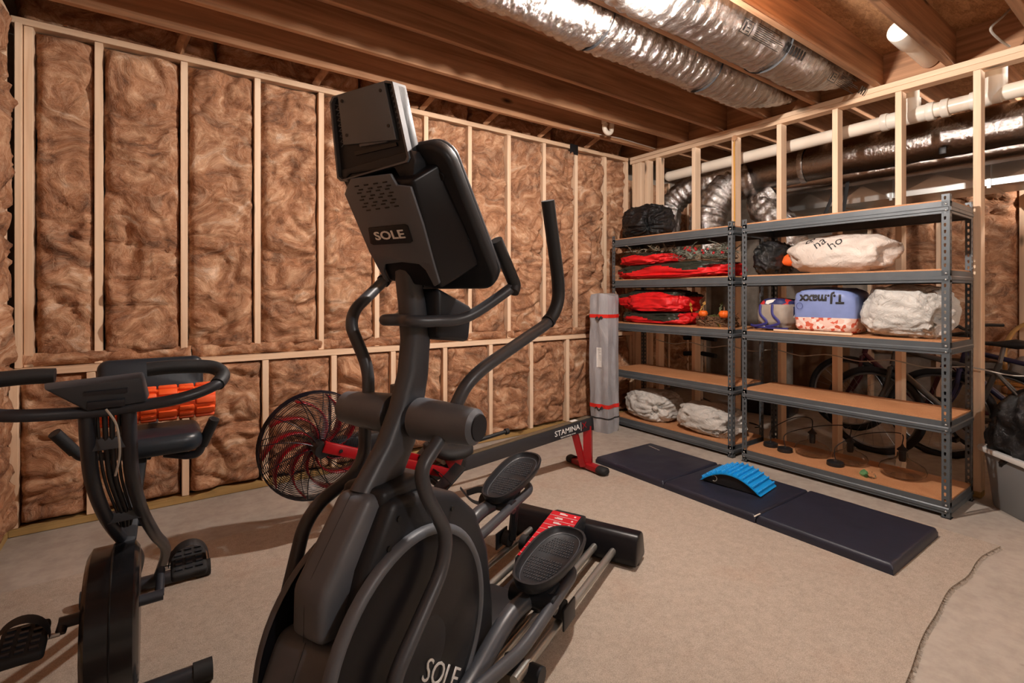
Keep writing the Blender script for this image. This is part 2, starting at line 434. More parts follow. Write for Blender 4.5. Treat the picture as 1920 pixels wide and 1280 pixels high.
def flex_duct(name, path, R, seed, mat, parent=None, seg=48, rib=.0045, step=.014, squash=None):
    P = smooth_path(path, 30); out = [P[0]]; acc = 0
    for a, b in zip(P, P[1:]):          # even spacing
        d = (b-a).length; t = step-acc
        while t <= d: out.append(a+(b-a)*(t/d)); t += step
        acc = (acc+d) % step if d else acc
    P = out; n = len(P); mb = MB(); vs = []
    u = Vector((0, 0, 1)); Ls = 0
    for i in range(n):
        t = (P[min(i+1, n-1)]-P[max(i-1, 0)]).normalized()
        if abs(t.z) > .95: u = Vector((1, 0, 0))
        u = (u-t*u.dot(t)).normalized(); w = t.cross(u); Ls = i*step
        for k in range(seg):
            a = 2*PI*k/seg
            dr = rib*math.sin(Ls*2*PI/.075+.5*noise.noise(Vector((Ls*9, a, seed))))
            dr += .018*fbm(Vector((Ls*2.2, math.cos(a)*1.6, math.sin(a)*1.6+seed)), 3)+.007*noise.noise(Vector((Ls*26, math.cos(a)*1.2, math.sin(a)*1.2+seed)))
            rr_ = R*(squash(Ls) if squash else 1)+dr
            vs.append(P[i]+(u*math.cos(a)+w*math.sin(a))*rr_)
    fs = [(i*seg+k, i*seg+(k+1) % seg, (i+1)*seg+(k+1) % seg, (i+1)*seg+k) for i in range(n-1) for k in range(seg)]
    fs += [tuple(range(seg-1, -1, -1)), tuple((n-1)*seg+k for k in range(seg))]
    mb.add(vs, fs); return mb.build(name, mat, parent, 70), P
def strap(c, R, parent, name='strap', w=.02, ax='x'):
    q = MB(); pts = [(c[0], c[1]+R*math.cos(a), c[2]+R*math.sin(a)) for a in [2*PI*k/40 for k in range(40)]]
    q.tube(pts, .006, 6, closed=True, flat=(.5, 1.6)); return q.build(name, M['black_strap'], parent, 60)
DUCTS = []
for yc, lab in ((2.005, 'crinkled silver flexible duct strapped in the joist bay farther from the bulb'), (1.605, 'crinkled silver flexible duct with black print beside the bulb')):
    r = empty('flexible_duct', (0, yc, 2.80), 0, lab, 'duct')
    o, P = flex_duct('foil_sleeve', [(-1.0, 0, .02), (.6, 0, .0), (1.6, 0, -.005), (2.6, 0, -.005), (3.4, 0, .0), (3.85, 0, .03), (4.10, 0, .075), (4.22, 0, .09)], .158, yc, M['flex_foil'], r,
                     squash=lambda s: 1 if s < 4.5 else max(.42, 1-(s-4.5)*.78))
    DUCTS.append(r)
for x in (1.95, 2.95): strap((x+.03, 0, 0), .166, DUCTS[0])
for x in (3.05,): strap((x, 0, 0), .166, DUCTS[1])
ink = MB()      # black print on the near duct: frames and rules of small type
def inkbox(x0, x1, a0, a1):
    n = 6; R_ = .1705
    vs = []; 
    for i in range(n+1):
        a = a0+(a1-a0)*i/n
        for x in (x0, x1): vs.append((x, -R_*math.cos(a), -R_*math.sin(a)))
    ink.add(vs, [(2*i, 2*i+1, 2*i+3, 2*i+2) for i in range(n)])
for k in range(3):
    x0 = 1.50+k*1.05
    for (xa, xb, aa, ab) in ((0, .10, .42, .44), (0, .10, .80, .82), (0, .006, .42, .82), (.094, .10, .42, .82), (.02, .035, .5, .74), (.045, .075, .5, .53), (.045, .075, .60, .63), (.05, .08, .7, .73)): inkbox(x0+xa, x0+xb, aa, ab)
    for j in range(9):
        inkbox(x0+.13, x0+.13+.30*(.75+.25*math.sin(j*5)), .36+j*.055, .378+j*.055)
    for j in range(7): inkbox(x0+.45+j*.034, x0+.472+j*.034, .40, .70)
tag(ink.build('printed_marks', M['screw'], DUCTS[1]), kind='stuff')
# --- white drain pipe behind the studs
pp = empty('drain_pipe', (4.42, 0, 2.54), 0, 'long white plastic drain pipe with tee running behind the open studs', 'pipe')
q = MB(); q.tube([(0, 3.34, -.03), (0, 1.42, .0)], .05, 24); q.build('pipe_run', M['pvc'], pp, 40)
q = MB(); q.tube([(0, 1.43, 0), (0, 1.14, .004)], .057, 24); t_ = q.build('tee_fitting', M['white_plastic'], pp, 40)
q = MB(); q.tube([(0, 1.27, 0), (0, 1.27, .12)], .053, 24); q.build('tee_branch', M['white_plastic'], t_, 40)
for y in (1.43, 1.16, 1.08):
    q = MB(); q.tube([(0, y+.022, .002), (0, y-.022, .002)], .063, 24); q.build('socket', M['white_plastic'], t_, bevel=.004)
q = MB(); q.tube([(0, 1.16, .004), (0, .80, .006)], .05, 24); q.build('pipe_run', M['pvc'], pp, 40)
q = MB(); q.tube([(0, 1.27, .10), (0, 1.27, .42)], .045, 20); q.build('riser', M['pvc'], pp, 40)
q = MB(); q.tube(fillet([(0, .95, .006), (0, .83, .008), (0, .83, .2), (.02, .83, .40)], .07, 8), .058, 24); q.build('elbow_fitting', M['white_plastic'], pp, 60)
q = MB(); q.tube([(0, .83, .01), (0, -.6, .03)], .05, 24); q.build('pipe_run', M['pvc'], pp, 40)
q = MB(); q.lathe([(.0, -.052), (.03, -.045), (.05, -.02), (.052, 0)], 20, M=Matrix.Translation((0, 3.345, -.03)) @ Matrix.Rotation(-PI/2, 4, 'X') @ Matrix.Rotation(PI, 4, 'X')); q.build('pipe_cap', M['pvc'], pp, 60)
# pipe stub between joists
st = empty('pipe_stub', (0, 1.115, 2.84), 0, 'white plastic pipe stub running between two joists above the top plate', 'pipe')
q = MB(); q.tube([(3.70, .0, .015), (4.22, .0, -.005)], .055, 24); q.build('pipe', M['pvc'], st, 40)
q = MB(); q.tube([(3.66, .0, .017), (3.86, .0, .010)], .065, 24); q.build('coupling', M['white_plastic'], st, bevel=.008)
# small round white pipe end near the corner
pe = empty('pipe_elbow', onY(1140, 240, 3.17), 0, 'small white pipe bend peeking between joists near the wall corner', 'pipe')
q = MB(); q.tube([(.045*math.cos(a), 0, .045*math.sin(a)) for a in [PI*.75+i*PI*1.2/16 for i in range(17)]]+[(.06, 0, .20)], .022, 14); q.build('bend', M['pvc'], pe, 60)
q = MB(); q.tube([(-.05, 0, .03), (-.05, 0, .20)], .022, 14); q.build('pipe', M['pvc'], pe, 60)
# --- foil wrapped trunk duct beyond the studs
tk = empty('wrapped_trunk_duct', (4.93, 0, 2.43), 0, 'foil wrapped trunk duct running below the white drain pipe', 'duct')
def rsec(hx, hz, r, n=5):
    return rr2(hx, hz, r, n)
def rr2(hx, hy, r, n=5):
    out = []
    for cx, cy, a0_ in ((hx-r, hy-r, 0), (-hx+r, hy-r, PI/2), (-hx+r, -hy+r, PI), (hx-r, -hy+r, 1.5*PI)):
        for k in range(n+1): a = a0_+PI/2*k/n; out.append((cx+r*math.cos(a), cy+r*math.sin(a)))
    return out
def trunk(name, x, z, hx, hz, r, y0, y1, par, mat, seed, amp=.006, step=.04):
    sec = rr2(hx, hz, r); m = len(sec); n = int((y1-y0)/step); vs = []
    for i in range(n+1):
        y = y0+(y1-y0)*i/n
        for k, (a, b) in enumerate(sec):
            d = amp*fbm(Vector((y*3, a*6+seed, b*6)), 3); L_ = math.hypot(a, b); vs.append((x+a*(1+d/L_), y, z+b*(1+d/L_)))
    fs = [(i*m+k, i*m+(k+1) % m, (i+1)*m+(k+1) % m, (i+1)*m+k) for i in range(n) for k in range(m)]+[tuple(range(m)), tuple(n*m+k for k in range(m))]
    mb = MB(); mb.add(vs, fs); o = mb.build(name, mat, par, 50); return o
t1 = trunk('foil_wrap', 0, .02, .17, .165, .155, -1.0, 2.75, tk, M['wrap_foil'], 1)
t2 = trunk('lower_wrap', .06, -.13, .13, .07, .069, -1.0, 2.75, tk, M['wrap_foil'], 5)
for y in (1.45, .65, 2.2):
    q = MB(); sec = rr2(.176, .170, .158); q.tube([(a, y, b+.02) for a, b in sec], .012, 6, closed=True, flat=(.25, 2.2)); q.build('foil_tape', M['flex_foil'], t1, 60)
q = MB(); q.box((-.178, 1.18, -.10), (.006, .045, .05)); q.build('clip', M['black_plastic'], t1, bevel=.003)
for y, dz in ((1.93, -.5), (1.86, -.48)):
    q = MB(); q.tube([(-.02, y, -.16), (-.10, y+.10*(1 if dz < -.49 else .1), dz)], .012, 6, flat=(.3, 1.4)); q.build('hanging_strap', M['black_strap'], tk, 40)
# flexible branches dropping from the trunk
BR1 = ([(4.85, 2.70, 2.42), (4.75, 2.90, 2.34), (4.66, 3.02, 2.15), (4.60, 3.03, 1.9), (4.6, 3.03, 1.55)], .17, 11, .006)
BR2 = ([(4.98, 2.55, 2.24), (4.92, 2.62, 2.16), (4.9, 2.50, 2.02), (4.92, 2.40, 1.88), (4.95, 2.34, 1.70)], .15, 17, .004)
TKL = tk.location.copy()
def rl(P): return [Vector(p)-TKL for p in P]
for P_, R__, sd, rb_ in (BR1, BR2, ([(4.80, 2.75, 2.50), (4.68, 3.2, 2.42), (4.60, 3.45, 2.25), (4.55, 3.46, 2.05), (4.52, 3.44, 1.85), (4.55, 3.40, 1.6)], .13, 23, .004)): flex_duct('branch_sleeve', rl(P_), R__, sd, M['flex_foil'], tk, rib=rb_)
# --- sheet metal plenum with cross-broken panels
pn = empty('sheet_metal_duct', (5.62, 0, 2.28), 0, 'shiny sheet metal duct with cross creased panels beyond the studs', 'duct')
ysec = [2.62, 2.15, 1.70, 1.05, .40, -.3, -1.0]
for a, b in zip(ysec, ysec[1:]):
    mb = MB(); z0, z1 = -.15, .15; x0, x1 = -.22, .25; mm = (a+b)/2
    mb.add([(x0, a, z0), (x0, b, z0), (x0, b, z1), (x0, a, z1), (x0-.016, mm, 0)], [(0, 1, 4), (1, 2, 4), (2, 3, 4), (3, 0, 4)])
    mb.add([(x0, a, z0), (x0, b, z0), (x1, b, z0), (x1, a, z0), ((x0+x1)/2, mm, z0-.016)], [(1, 0, 4), (2, 1, 4), (3, 2, 4), (0, 3, 4)])
    mb.add([(x0, a, z1), (x0, b, z1), (x1, b, z1), (x1, a, z1)], [(0, 1, 2, 3)]); mb.add([(x1, a, z0), (x1, b, z0), (x1, b, z1), (x1, a, z1)], [(3, 2, 1, 0)])
    fix_ = mb.build('duct_section', M['sheet_metal'], pn)
    q = MB(); q.box((x0-.008, a, 0), (.014, .022, .34)); q.box(((x0+x1)/2, a, z0-.008), (.47, .022, .014)); q.build('drive_cleat', M['sheet_metal'], pn)
# vertical metal boot at its left
q = MB(); q.lathe([(.17+.008*(i % 2), .22-i*.02) for i in range(22)], 28, (-.07, 2.80, -.22)); q.build('crimped_boot', M['sheet_metal'], pn, 50)
# --- wires
def wire(name, pts, r, mat, label, cat='wire', group=None):
    q = MB(); q.tube(smooth_path(pts, 8), r, 6); o = q.build(name, mat, None, 60); return tag(o, label, cat, group)
M['yellow_wire'] = plain('yellow_wire', (206, 150, 52), .45); M['grey_wire'] = plain('grey_wire', (176, 170, 160), .5); M['dark_wire'] = plain('dark_wire', (30, 28, 28), .5)
yw = empty('wire_bundle', (4.14, 2.452, 2.60), 0, 'bundle of yellow cable stapled down a stud', 'wire')
for k in range(3):
    q = MB(); q.tube(smooth_path([(0.004*k, -.004, .03), (-.003, .000+.004*k, -.02), (0, .004*k, -.2), (.002, .003*k, -.5), (0, .004*k, -1.1)], 6), .0035, 6); q.build('cable', M['yellow_wire'], yw, 60)
q = MB(); q.lathe([(.0, -.006), (.024, -.005), (.026, 0), (.024, .005), (0, .006)], 16, M=Matrix.Translation((-.002, 0, .035)) @ Matrix.Rotation(PI/2, 4, 'Y')); q.build('wire_clip', M['joist_z'], yw, 50)
sg = []
for i in range(10):
    y = 3.3-i*.40; sg += [(4.13+.004*(i % 2), y, .812), (4.15, y-.2, .782)]
wire('slack_cable', sg, .004, M['grey_wire'], 'thin grey cable strung level across the open studs')
wire('white_cable', [(3.0, 3.33, 2.733), (3.3, 3.28, 2.73), (3.6, 3.25, 2.73), (4.1, 3.28, 2.733)], .004, M['grey_wire'], 'thin white cable under the joists in the wall corner')
wire('ceiling_cable', [(4.05, .70, 2.92), (3.98, .72, 2.86), (3.94, .76, 2.80), (4.02, .74, 2.755), (4.16, .72, 2.745)], .007, M['grey_wire'], 'white cable looping down at the partition top plate')
# black plate nailed over the top plate joint
bp = onY(1076, 278, 3.68)
pl_ = empty('nail_plate', (bp.x, 3.679, bp.z), 0, 'dark square plate nailed over the wall top plate', 'plate')
q = MB(); q.box((0, -.002, -.012), (.105, .004, .10)); q.build('plate', M['black_plastic'], pl_, bevel=.001)
for sx in (-1, 1):
    for sz in (-1, 1): q = MB(); q.lathe([(.005, 0), (.003, .003)], 8, M=Matrix.Translation((sx*.04, -.004, -.012+sz*.038)) @ Matrix.Rotation(PI/2, 4, 'X')); q.build('nail', M['black_rubber'], pl_)
# ================================================================ two steel shelf units
M['steel_grey'] = plain('steel_grey', (88, 94, 98), .42, .25, var=.05)
M['rivet'] = plain('rivet', (190, 190, 188), .35, .8)
def particle_board():
    t = NT('particle_board'); v = t.coord((1, 1, 1), rnd=True); a = t.noise(v, 160, 4, .7); b = t.noise(v, 5, 3)
    t.color(t.mix(t.ramp(a, [(.3, (162, 108, 70)), (.7, (208, 154, 110))]), t.ramp(b, [(.3, (174, 120, 80)), (.7, (200, 146, 104))]), .5)); t.set(Roughness=.6, Specular_IOR_Level=.3); t.bump(a, .08, .002); return t.m
M['particle_board'] = particle_board()
SX0, SX1 = 3.64, 4.10
LV = [.09, .545, .99, 1.40, 1.792]
def post_mesh(h):
    """slotted steel angle: two flanges with real keyhole slots, corner at the origin, flanges along +X and +Y"""
    W, pitch = .036, .0381; n = int(h/pitch); mb = MB()
    hole = [(-.0035, -.010), (.0035, -.010), (.0055, .002), (.0055, .008), (.0, .011), (-.0055, .008), (-.0055, .002)]
    for ax in (0, 1):
        def P(a, z): return (a, 0, z) if ax == 0 else (0, a, z)
        for i in range(n):
            z0, z1 = i*pitch, (i+1)*pitch; zc = (z0+z1)/2; c = W*.56
            ou = [(0, z0), (W/2, z0), (W, z0), (W, zc), (W, z1), (0, z1), (0, zc)]
            ii = [(c+a, zc+b) for a, b in hole]
            vs = [P(*p) for p in ou]+[P(*p) for p in ii]; m = 7
            idx = [0, 2, 3, 4, 4, 5, 6]
            order = [(0, 0), (1, 0), (2, 1), (3, 2), (4, 3), (5, 4), (6, 5), (0, 6)]
            fs = [(0, 1, 7, ), (1, 2, 8, 7), (2, 3, 9, 8), (3, 4, 10, 9), (4, 5, 11, 10), (5, 6, 12, 11), (6, 0, 13, 12), (0, 7, 13)]
            mb.add(vs, fs)
        mb.add([P(0, n*pitch), P(W, n*pitch), P(W, h), P(0, h)], [(0, 1, 2, 3)])
    me = mb.mesh('post', M['steel_grey']); return me
PM = post_mesh(1.832)
def beam_mesh(L_):
    """stepped rail along +X, its face towards -Y"""
    prof = [(0, 0), (0, -.030), (-.005, -.036), (-.005, -.052), (0, -.056), (0, -.068), (.012, -.068), (.012, -.064), (.003, -.060), (.003, -.004), (.022, -.004), (.022, 0)]
    n = len(prof); vs = [(0, a, b) for a, b in prof]+[(L_, a, b) for a, b in prof]
    mb = MB(); mb.add(vs, [(i, n+i, n+(i+1) % n, (i+1) % n) for i in range(n)]+[tuple(range(n-1, -1, -1)), tuple(range(n, 2*n))]); me = mb.mesh('beam', M['steel_grey'])
    bm = bmesh.new(); bm.from_mesh(me); bmesh.ops.recalc_face_normals(bm, faces=bm.faces); bm.to_mesh(me); bm.free(); return me
def link_mesh(name, me, parent, Mx):
    o = bpy.data.objects.new(name, me); COL.objects.link(o); o.parent = parent; o.matrix_local = Mx; return o
RV = MB().lathe([(.006, 0), (.0045, .003), (0, .0035)], 10).mesh('rivet', M['rivet'], 60)
def shelf_unit(y0, y1, label):
    r = empty('shelf_unit', (SX0, y0, 0), 0, label, 'shelf unit', 'grey steel shelf units')
    W, D = y1-y0, SX1-SX0
    BM_, SM_ = beam_mesh(W-.008), beam_mesh(D-.008)
    for (x, y, fx, fy) in ((0, 0, 1, 1), (0, W, 1, -1), (D, 0, -1, 1), (D, W, -1, -1)):
        o = link_mesh('post', PM, r, Matrix.Translation((x, y, 0)) @ Matrix.Diagonal((fx, fy, 1, 1)))
        s = o.modifiers.new('thick', 'SOLIDIFY'); s.thickness = .002; s.offset = 0
        q = MB(); q.box((x+fx*.016, y+fy*.016, .002), (.045, .045, .004)); q.build('foot', M['black_plastic'], r)
    for z in LV:
        link_mesh('front_beam', BM_, r, Matrix.Translation((-.001, W-.004, z)) @ Matrix.Rotation(-PI/2, 4, 'Z'))
        link_mesh('back_beam', BM_, r, Matrix.Translation((D+.001, .004, z)) @ Matrix.Rotation(PI/2, 4, 'Z'))
        link_mesh('side_beam', SM_, r, Matrix.Translation((.004, -.001, z)))
        link_mesh('side_beam', SM_, r, Matrix.Translation((D-.004, W+.001, z)) @ Matrix.Rotation(PI, 4, 'Z'))
        for yy in (.016, W-.016):
            for dz in (-.018, -.052): link_mesh('rivet', RV, r, Matrix.Translation((-.003, yy, z+dz)) @ Matrix.Rotation(-PI/2, 4, 'Y'))
        for (xa, xb) in ((.006, D*.70), (D*.70+.003, D-.006)):
            MB().span((xa-(xa+xb)/2, -W/2+.006, -.006), (xb-(xa+xb)/2, W/2-.006, .006)).build('shelf_board', M['particle_board'], r, loc=((xa+xb)/2, W/2, z+.0035))
    return r
shelf_unit(.872, 2.095, 'grey slotted steel shelf unit holding the glass lamps and printed bags')
shelf_unit(2.175, 3.425, 'grey slotted steel shelf unit holding the red bags and white sacks')
# ================================================================ elliptical trainer
M['ell_grey'] = plain('ell_grey', (86, 90, 96), .42, bump=.06, bscale=400, var=.04)
M['ell_dark'] = plain('ell_dark', (32, 34, 38), .42, spec=.3, bump=.05, bscale=400)
M['ell_plate'] = plain('ell_plate', (84, 90, 96), .45, bump=.06, bscale=400)
M['ell_tube'] = plain('ell_tube', (60, 63, 68), .38, var=.05)
M['ell_gloss'] = plain('ell_gloss', (16, 16, 20), .34, spec=.3)
M['foam_grip'] = plain('foam_grip', (22, 25, 28), .55, bump=.1, bscale=200)
M['silver'] = plain('silver', (190, 190, 190), .3, 1.)
M['rail_metal'] = plain('rail_metal', (176, 174, 168), .38, .85)
M['logo_white'] = plain('logo_white', (225, 225, 222), .4)
M['decal_red'] = plain('decal_red', (196, 18, 38), .4, var=.05)
ang = math.radians(30)
EA = FW*math.cos(ang)+RT*math.sin(ang)                 # from the machine's nose to its tail
EO = FW*2.48+RT*.31                                    # middle of the tail foot
el = empty('elliptical_trainer', (EO.x, EO.y, .0125), math.atan2(EA.y, EA.x),
           'large black elliptical trainer with upright console and swinging arms standing on the rug', 'elliptical trainer')
EB = Vector((EA.y, -EA.x))
def L(u, v, w):
    """the machine's own coordinates of the point seen at a pixel in its lengthwise plane w metres off centre"""
    r = ray(u, v); k = (EO.dot(EB)+w)/(r.xy.dot(EB)); p = r*k
    return Vector(((p.xy-EO).dot(EA), -w, p.z+CAM_H-.0125))
def hexa(f, b):
    """solid between two quads given in the same order"""
    return MB().add(list(f)+list(b), [(0, 1, 2, 3), (7, 6, 5, 4), (0, 4, 5, 1), (1, 5, 6, 2), (2, 6, 7, 3), (3, 7, 4, 0)])
def fix(mb_obj):
    bm = bmesh.new(); bm.from_mesh(mb_obj.data); bmesh.ops.recalc_face_normals(bm, faces=bm.faces); bm.to_mesh(mb_obj.data); bm.free(); return mb_obj
SIDE = lambda w: Matrix(((1, 0, 0, 0), (0, 0, -1, -w), (0, 1, 0, 0), (0, 0, 0, 1)))   # local XY of a prism -> (s, z) at offset w, extrude to -w side
def sideprism(poly, w0, w1):
    mb = MB(); n = len(poly)
    vs = [(p[0], -w0, p[1]) for p in poly]+[(p[0], -w1, p[1]) for p in poly]
    mb.add(vs, [tuple(range(n)), tuple(range(2*n-1, n-1, -1))]+[(i, n+i, n+(i+1) % n, (i+1) % n) for i in range(n)])
    return mb
# --- frame base and rails
base = MB()
base.span((-1.66, -.05, .03), (-.02, .05, .10)); base.build('base_beam', M['ell_dark'], el, bevel=.01)
fs = MB(); fs.tube([(-1.62, -.30, .05), (-1.62, .30, .05)], .045, 12); fs.build('front_stabilizer', M['ell_dark'], el, 40)
for w in (.215, .125, -.125, -.215):
    r = MB(); r.tube([(-.98, -w, .075), (.0, -w, .062)], .0155, 12); r.build('rail', M['rail_metal'], el, 40)
rs = MB()
prof = [(-.06, .012), (.075, .012), (.085, .03), (.06, .125), (.035, .145), (-.02, .145), (-.045, .12), (-.07, .04)]
rs = sideprism(prof, -.325, .325); o = rs.build('rear_foot', M['ell_gloss'], el, bevel=.012); fix(o)
for w in (-.29, .29):
    q = MB(); q.lathe([(.03, 0), (.03, .02)], 14, (.0, -w, .0)); q.build('foot_pad', M['black_rubber'], o)
# handle block with the red exercise chart
cb = sideprism([(-.47, .06), (-.10, .06), (-.06, .10), (-.03, .185), (-.08, .195), (-.45, .135)], -.085, .075)
cbo = cb.build('chart_cover', M['ell_dark'], el, bevel=.008); fix(cbo)
a0 = Vector((-.44, 0, .1385)); a1 = Vector((-.085, 0, .1962)); ax = (a1-a0).normalized()
ch = MB()
Mc = frame(a0+Vector((0, 0, .0012)), ax, (0, 1, 0))
ch.box(((a1-a0).length/2, .005, .0015), ((a1-a0).length, .145, .002), Mc); cho = ch.build('exercise_chart', M['decal_red'], cbo)
cho['label'] = 'red printed chart with white lines and symbols'
ln = MB()
Lc = (a1-a0).length
for i in range(9):
    x = Lc*(.06+i*.105); ln.box((x, .005, .0032), (.0018, .143, .0012), Mc)
    x += Lc*.05
    ln.box((x, .018+.006*math.sin(i*3), .0032), (.007, .04, .0012), Mc); ln.box((x+.008, .02, .0032), (.003, .028, .0012), Mc)
    ln.lathe([(.0055, .0028), (.0055, .0038)], 8, (x+.002, -.045, 0), Mc)
tag(ln.build('chart_lines', M['logo_white'], cho), kind='stuff')
# --- central shroud
shp = [(-1.56, .06), (-1.57, .30), (-1.545, .41), (-1.50, .50), (-1.465, .60), (-1.375, .74), (-1.34, .735), (-1.22, .715), (-1.10, .665), (-1.0, .575), (-.935, .44), (-.905, .25), (-.90, .06)]
sh = sideprism(shp, -.10, .10); sho = sh.build('shroud', M['ell_dark'], el, bevel=.028, seg=3); fix(sho)
for (s_, z_) in ((-1.36, .69), (-1.14, .635), (-1.47, .52), (-1.53, .44), (-1.395, .63)):
    q = MB(); q.lathe([(.007, 0), (.007, .004)], 10, M=Matrix.Translation((s_, -.1005, z_)) @ Matrix.Rotation(PI/2, 4, 'X')); q.build('screw', M['screw'], sho)
# spine down the nose, with its seam
sp = [L(655, 925, 0), L(568, 1112, 0), L(563, 1208, 0)]
c = [(p.x+.008, p.z) for p in sp]
poly = [(c[0][0], c[0][1]), (c[1][0]-.004, c[1][1]), (c[2][0], c[2][1]), (c[2][0]+.16, c[2][1]-.02), (c[1][0]+.15, c[1][1]-.02), (c[0][0]+.14, c[0][1]-.03)]
o = sideprism(poly, -.050, .060).build('nose_cover', M['ell_grey'], sho, bevel=.022, seg=4); fix(o)
lo = [(c[2][0]+.006, c[2][1]-.004), (c[2][0]-.04, c[2][1]-.10), (c[2][0]-.075, .30), (c[2][0]-.07, .10), (c[2][0]+.25, .10), (c[2][0]+.18, c[2][1]-.03)]
o2 = sideprism(lo, -.115, .115).build('nose_base', M['ell_grey'], sho, bevel=.035, seg=4); fix(o2)
for pts_, par in ((poly[:3], o), (lo[:4], o2)):
    P_ = fillet([Vector((a[0]+.0002, 0, a[1])) for a in pts_], .04)
    q = MB(); q.tube(P_, .0011, 4); q.build('seam', M['screw'], par)
# collar round the mast
cm = L(715, 940, .0)
mb = MB(); mb.box((-1.30, 0, .735), (.18, .15, .05)); mb.build('mast_collar', M['ell_dark'], sho, bevel=.02, seg=3)
# round flywheel covers with their bright rings and the name
cc = Vector((-1.305, 0, .335))
for sgn in (1, -1):
    Mx = Matrix.Translation((cc.x, -sgn*.098, cc.z)) @ Matrix.Rotation(PI/2*sgn, 4, 'X')
    d = MB(); d.lathe([(.30, 0), (.30, .012), (.285, .02), (.24, .03), (.12, .040), (.002, .042)], 56, M=Mx); do = d.build('flywheel_cover', M['ell_gloss'], el, 35)
    rg = MB(); rg.lathe([(.302, .0), (.304, .016), (.296, .026), (.284, .027), (.278, .02)], 56, M=Mx, caps=False); rg.build('cover_ring', M['ell_grey'], do, 60)
    hb = MB(); hb.lathe([(.085, .034), (.085, .0415), (.08, .0425), (.0, .0425)], 30, M=Mx); hb.build('hub_cap', M['ell_dark'], do, 35)
    arc = MB()
    arc.tube([(cc.x+.105*math.cos(t), -sgn*.141, cc.z-.0+.105*math.sin(t)) for t in [PI*.55+i*PI*.55/14 for i in range(15)]], .003, 6); arc.build('trim_line', M['silver'], do, 60)
    tx = Vector((.2, 0, -.167*1.)) if sgn == 1 else Vector((-.2, 0, -.167))
    pos = L(828, 1266, .1435) if sgn == 1 else Vector((-1.22, .142, .27))
    text_mesh('brand_lettering', 'SOLE', .074, M['logo_white'], do, frame(pos, tx, Vector((.1, 0, .12)) if sgn == 1 else Vector((-.1, 0, .12))), .0012, 1.12, offset=-.0002)
# --- mast
fe = [L(672, 925, .03), L(695, 885, .03), L(722, 835, .03), L(748, 765, .03), L(765, 700, .03), L(771, 640, .03), L(768, 570, .03), L(762, 500, .03)]
re = [L(757, 925, .03), L(772, 880, .03), L(790, 830, .03), L(804, 765, .03), L(812, 700, .03), L(815, 640, .03), L(806, 570, .03), L(792, 500, .03)]
ml = MB(); n = len(fe); seg = 14; vs = []
for i in range(n):
    c = (fe[i]+re[i])/2; c.y = 0; d = (re[i]-fe[i]); d.y = 0; h = d.length/2*.86; d.normalize()
    for k in range(seg):
        a = 2*PI*k/seg; ca, sa = math.cos(a), math.sin(a)
        vs.append(c+d*(h*math.copysign(abs(ca)**.7, ca))+Vector((0, .034*math.copysign(abs(sa)**.7, sa), 0)))
vs = [Vector(v) for v in vs]
fsx = [(i*seg+k, i*seg+(k+1) % seg, (i+1)*seg+(k+1) % seg, (i+1)*seg+k) for i in range(n-1) for k in range(seg)]+[tuple(range(seg)), tuple((n-1)*seg+k for k in range(seg))]
ml.add(vs, fsx); mo = ml.build('mast', M['ell_tube'], el, 50); fix(mo)
# --- pivot housings and swinging arms
pv = (L(840, 785, .15)+L(690, 775, -.15))/2; pv = Vector((pv.x-.0, 0, pv.z))
for sgn in (1, -1):
    Mx = Matrix.Translation((pv.x, -sgn*.042, pv.z)) @ Matrix.Rotation(PI/2*sgn, 4, 'X')
    h = MB(); h.lathe([(.040, 0), (.056, .004), (.058, .02), (.053, .12), (.047, .195), (.036, .205), (.0, .206)], 30, M=Mx)
    ho = h.build('pivot_housing', M['ell_grey'], el, 35)
    cp = MB(); cp.lathe([(.034, .2055), (.034, .209), (.0, .209)], 24, M=Mx); cp.build('end_cap', M['ell_dark'], ho, 35)
armsU = {1: [(pv+Vector((0, -.15, 0))), L(872, 722, .17), L(905, 690, .185), L(1000, 624, .235), L(1030, 604, .25), L(1048, 565, .262), L(1046, 520, .265), L(1027, 376, .265)],
         -1: [(pv+Vector((0, .15, 0))), L(691, 740, -.155), L(690, 690, -.165), L(672, 645, -.19), L(657, 610, -.21), L(665, 580, -.225), L(720, 526, -.255), L(745, 500, -.262), L(752, 440, -.265), L(742, 330, -.265)]}
for sgn, P in armsU.items():
    cut = 4 if sgn == 1 else 6
    path = fillet(P, .05)
    # split between painted tube and foam grip at the cut point
    ci = min(range(len(path)), key=lambda i: (path[i]-P[cut]).length)
    t1 = MB(); t1.tube(path[:ci+1], .0185, 14); ao = t1.build('upper_arm', M['ell_tube'], el, 60)
    g = MB(); g.tube(path[ci:], .0215, 14); g.build('foam_grip', M['foam_grip'], ao, 60)
    col_ = MB(); a = path[ci-1] if (path[ci]-path[ci-1]).length > 1e-4 else path[ci-2]
    dd = (path[ci]-a).normalized(); col_.tube([path[ci]-dd*.006, path[ci]+dd*.006], .0235, 14); col_.build('collar', M['ell_dark'], ao, 40)
low = {1: [pv+Vector((-.015, -.15, -.02)), L(788, 880, .15), L(797, 925, .155), L(838, 1000, .17), L(830, 1065, .175), L(775, 1190, .18), L(735, 1280, .18), Vector((-1.50, -.19, .24))],
       -1: [pv+Vector((-.01, .15, -.02)), L(684, 850, -.155), L(664, 890, -.16), L(600, 940, -.17), L(570, 985, -.17), L(545, 1090, -.175), L(527, 1165, -.18), L(540, 1215, -.178), L(585, 1262, -.175)]}
ends = {}
for sgn, P in low.items():
    path = fillet(P, .06); t1 = MB(); t1.tube(path, .0185, 14); t1.build('lower_arm', M['ell_tube'], el, 60); ends[sgn] = P[-1]
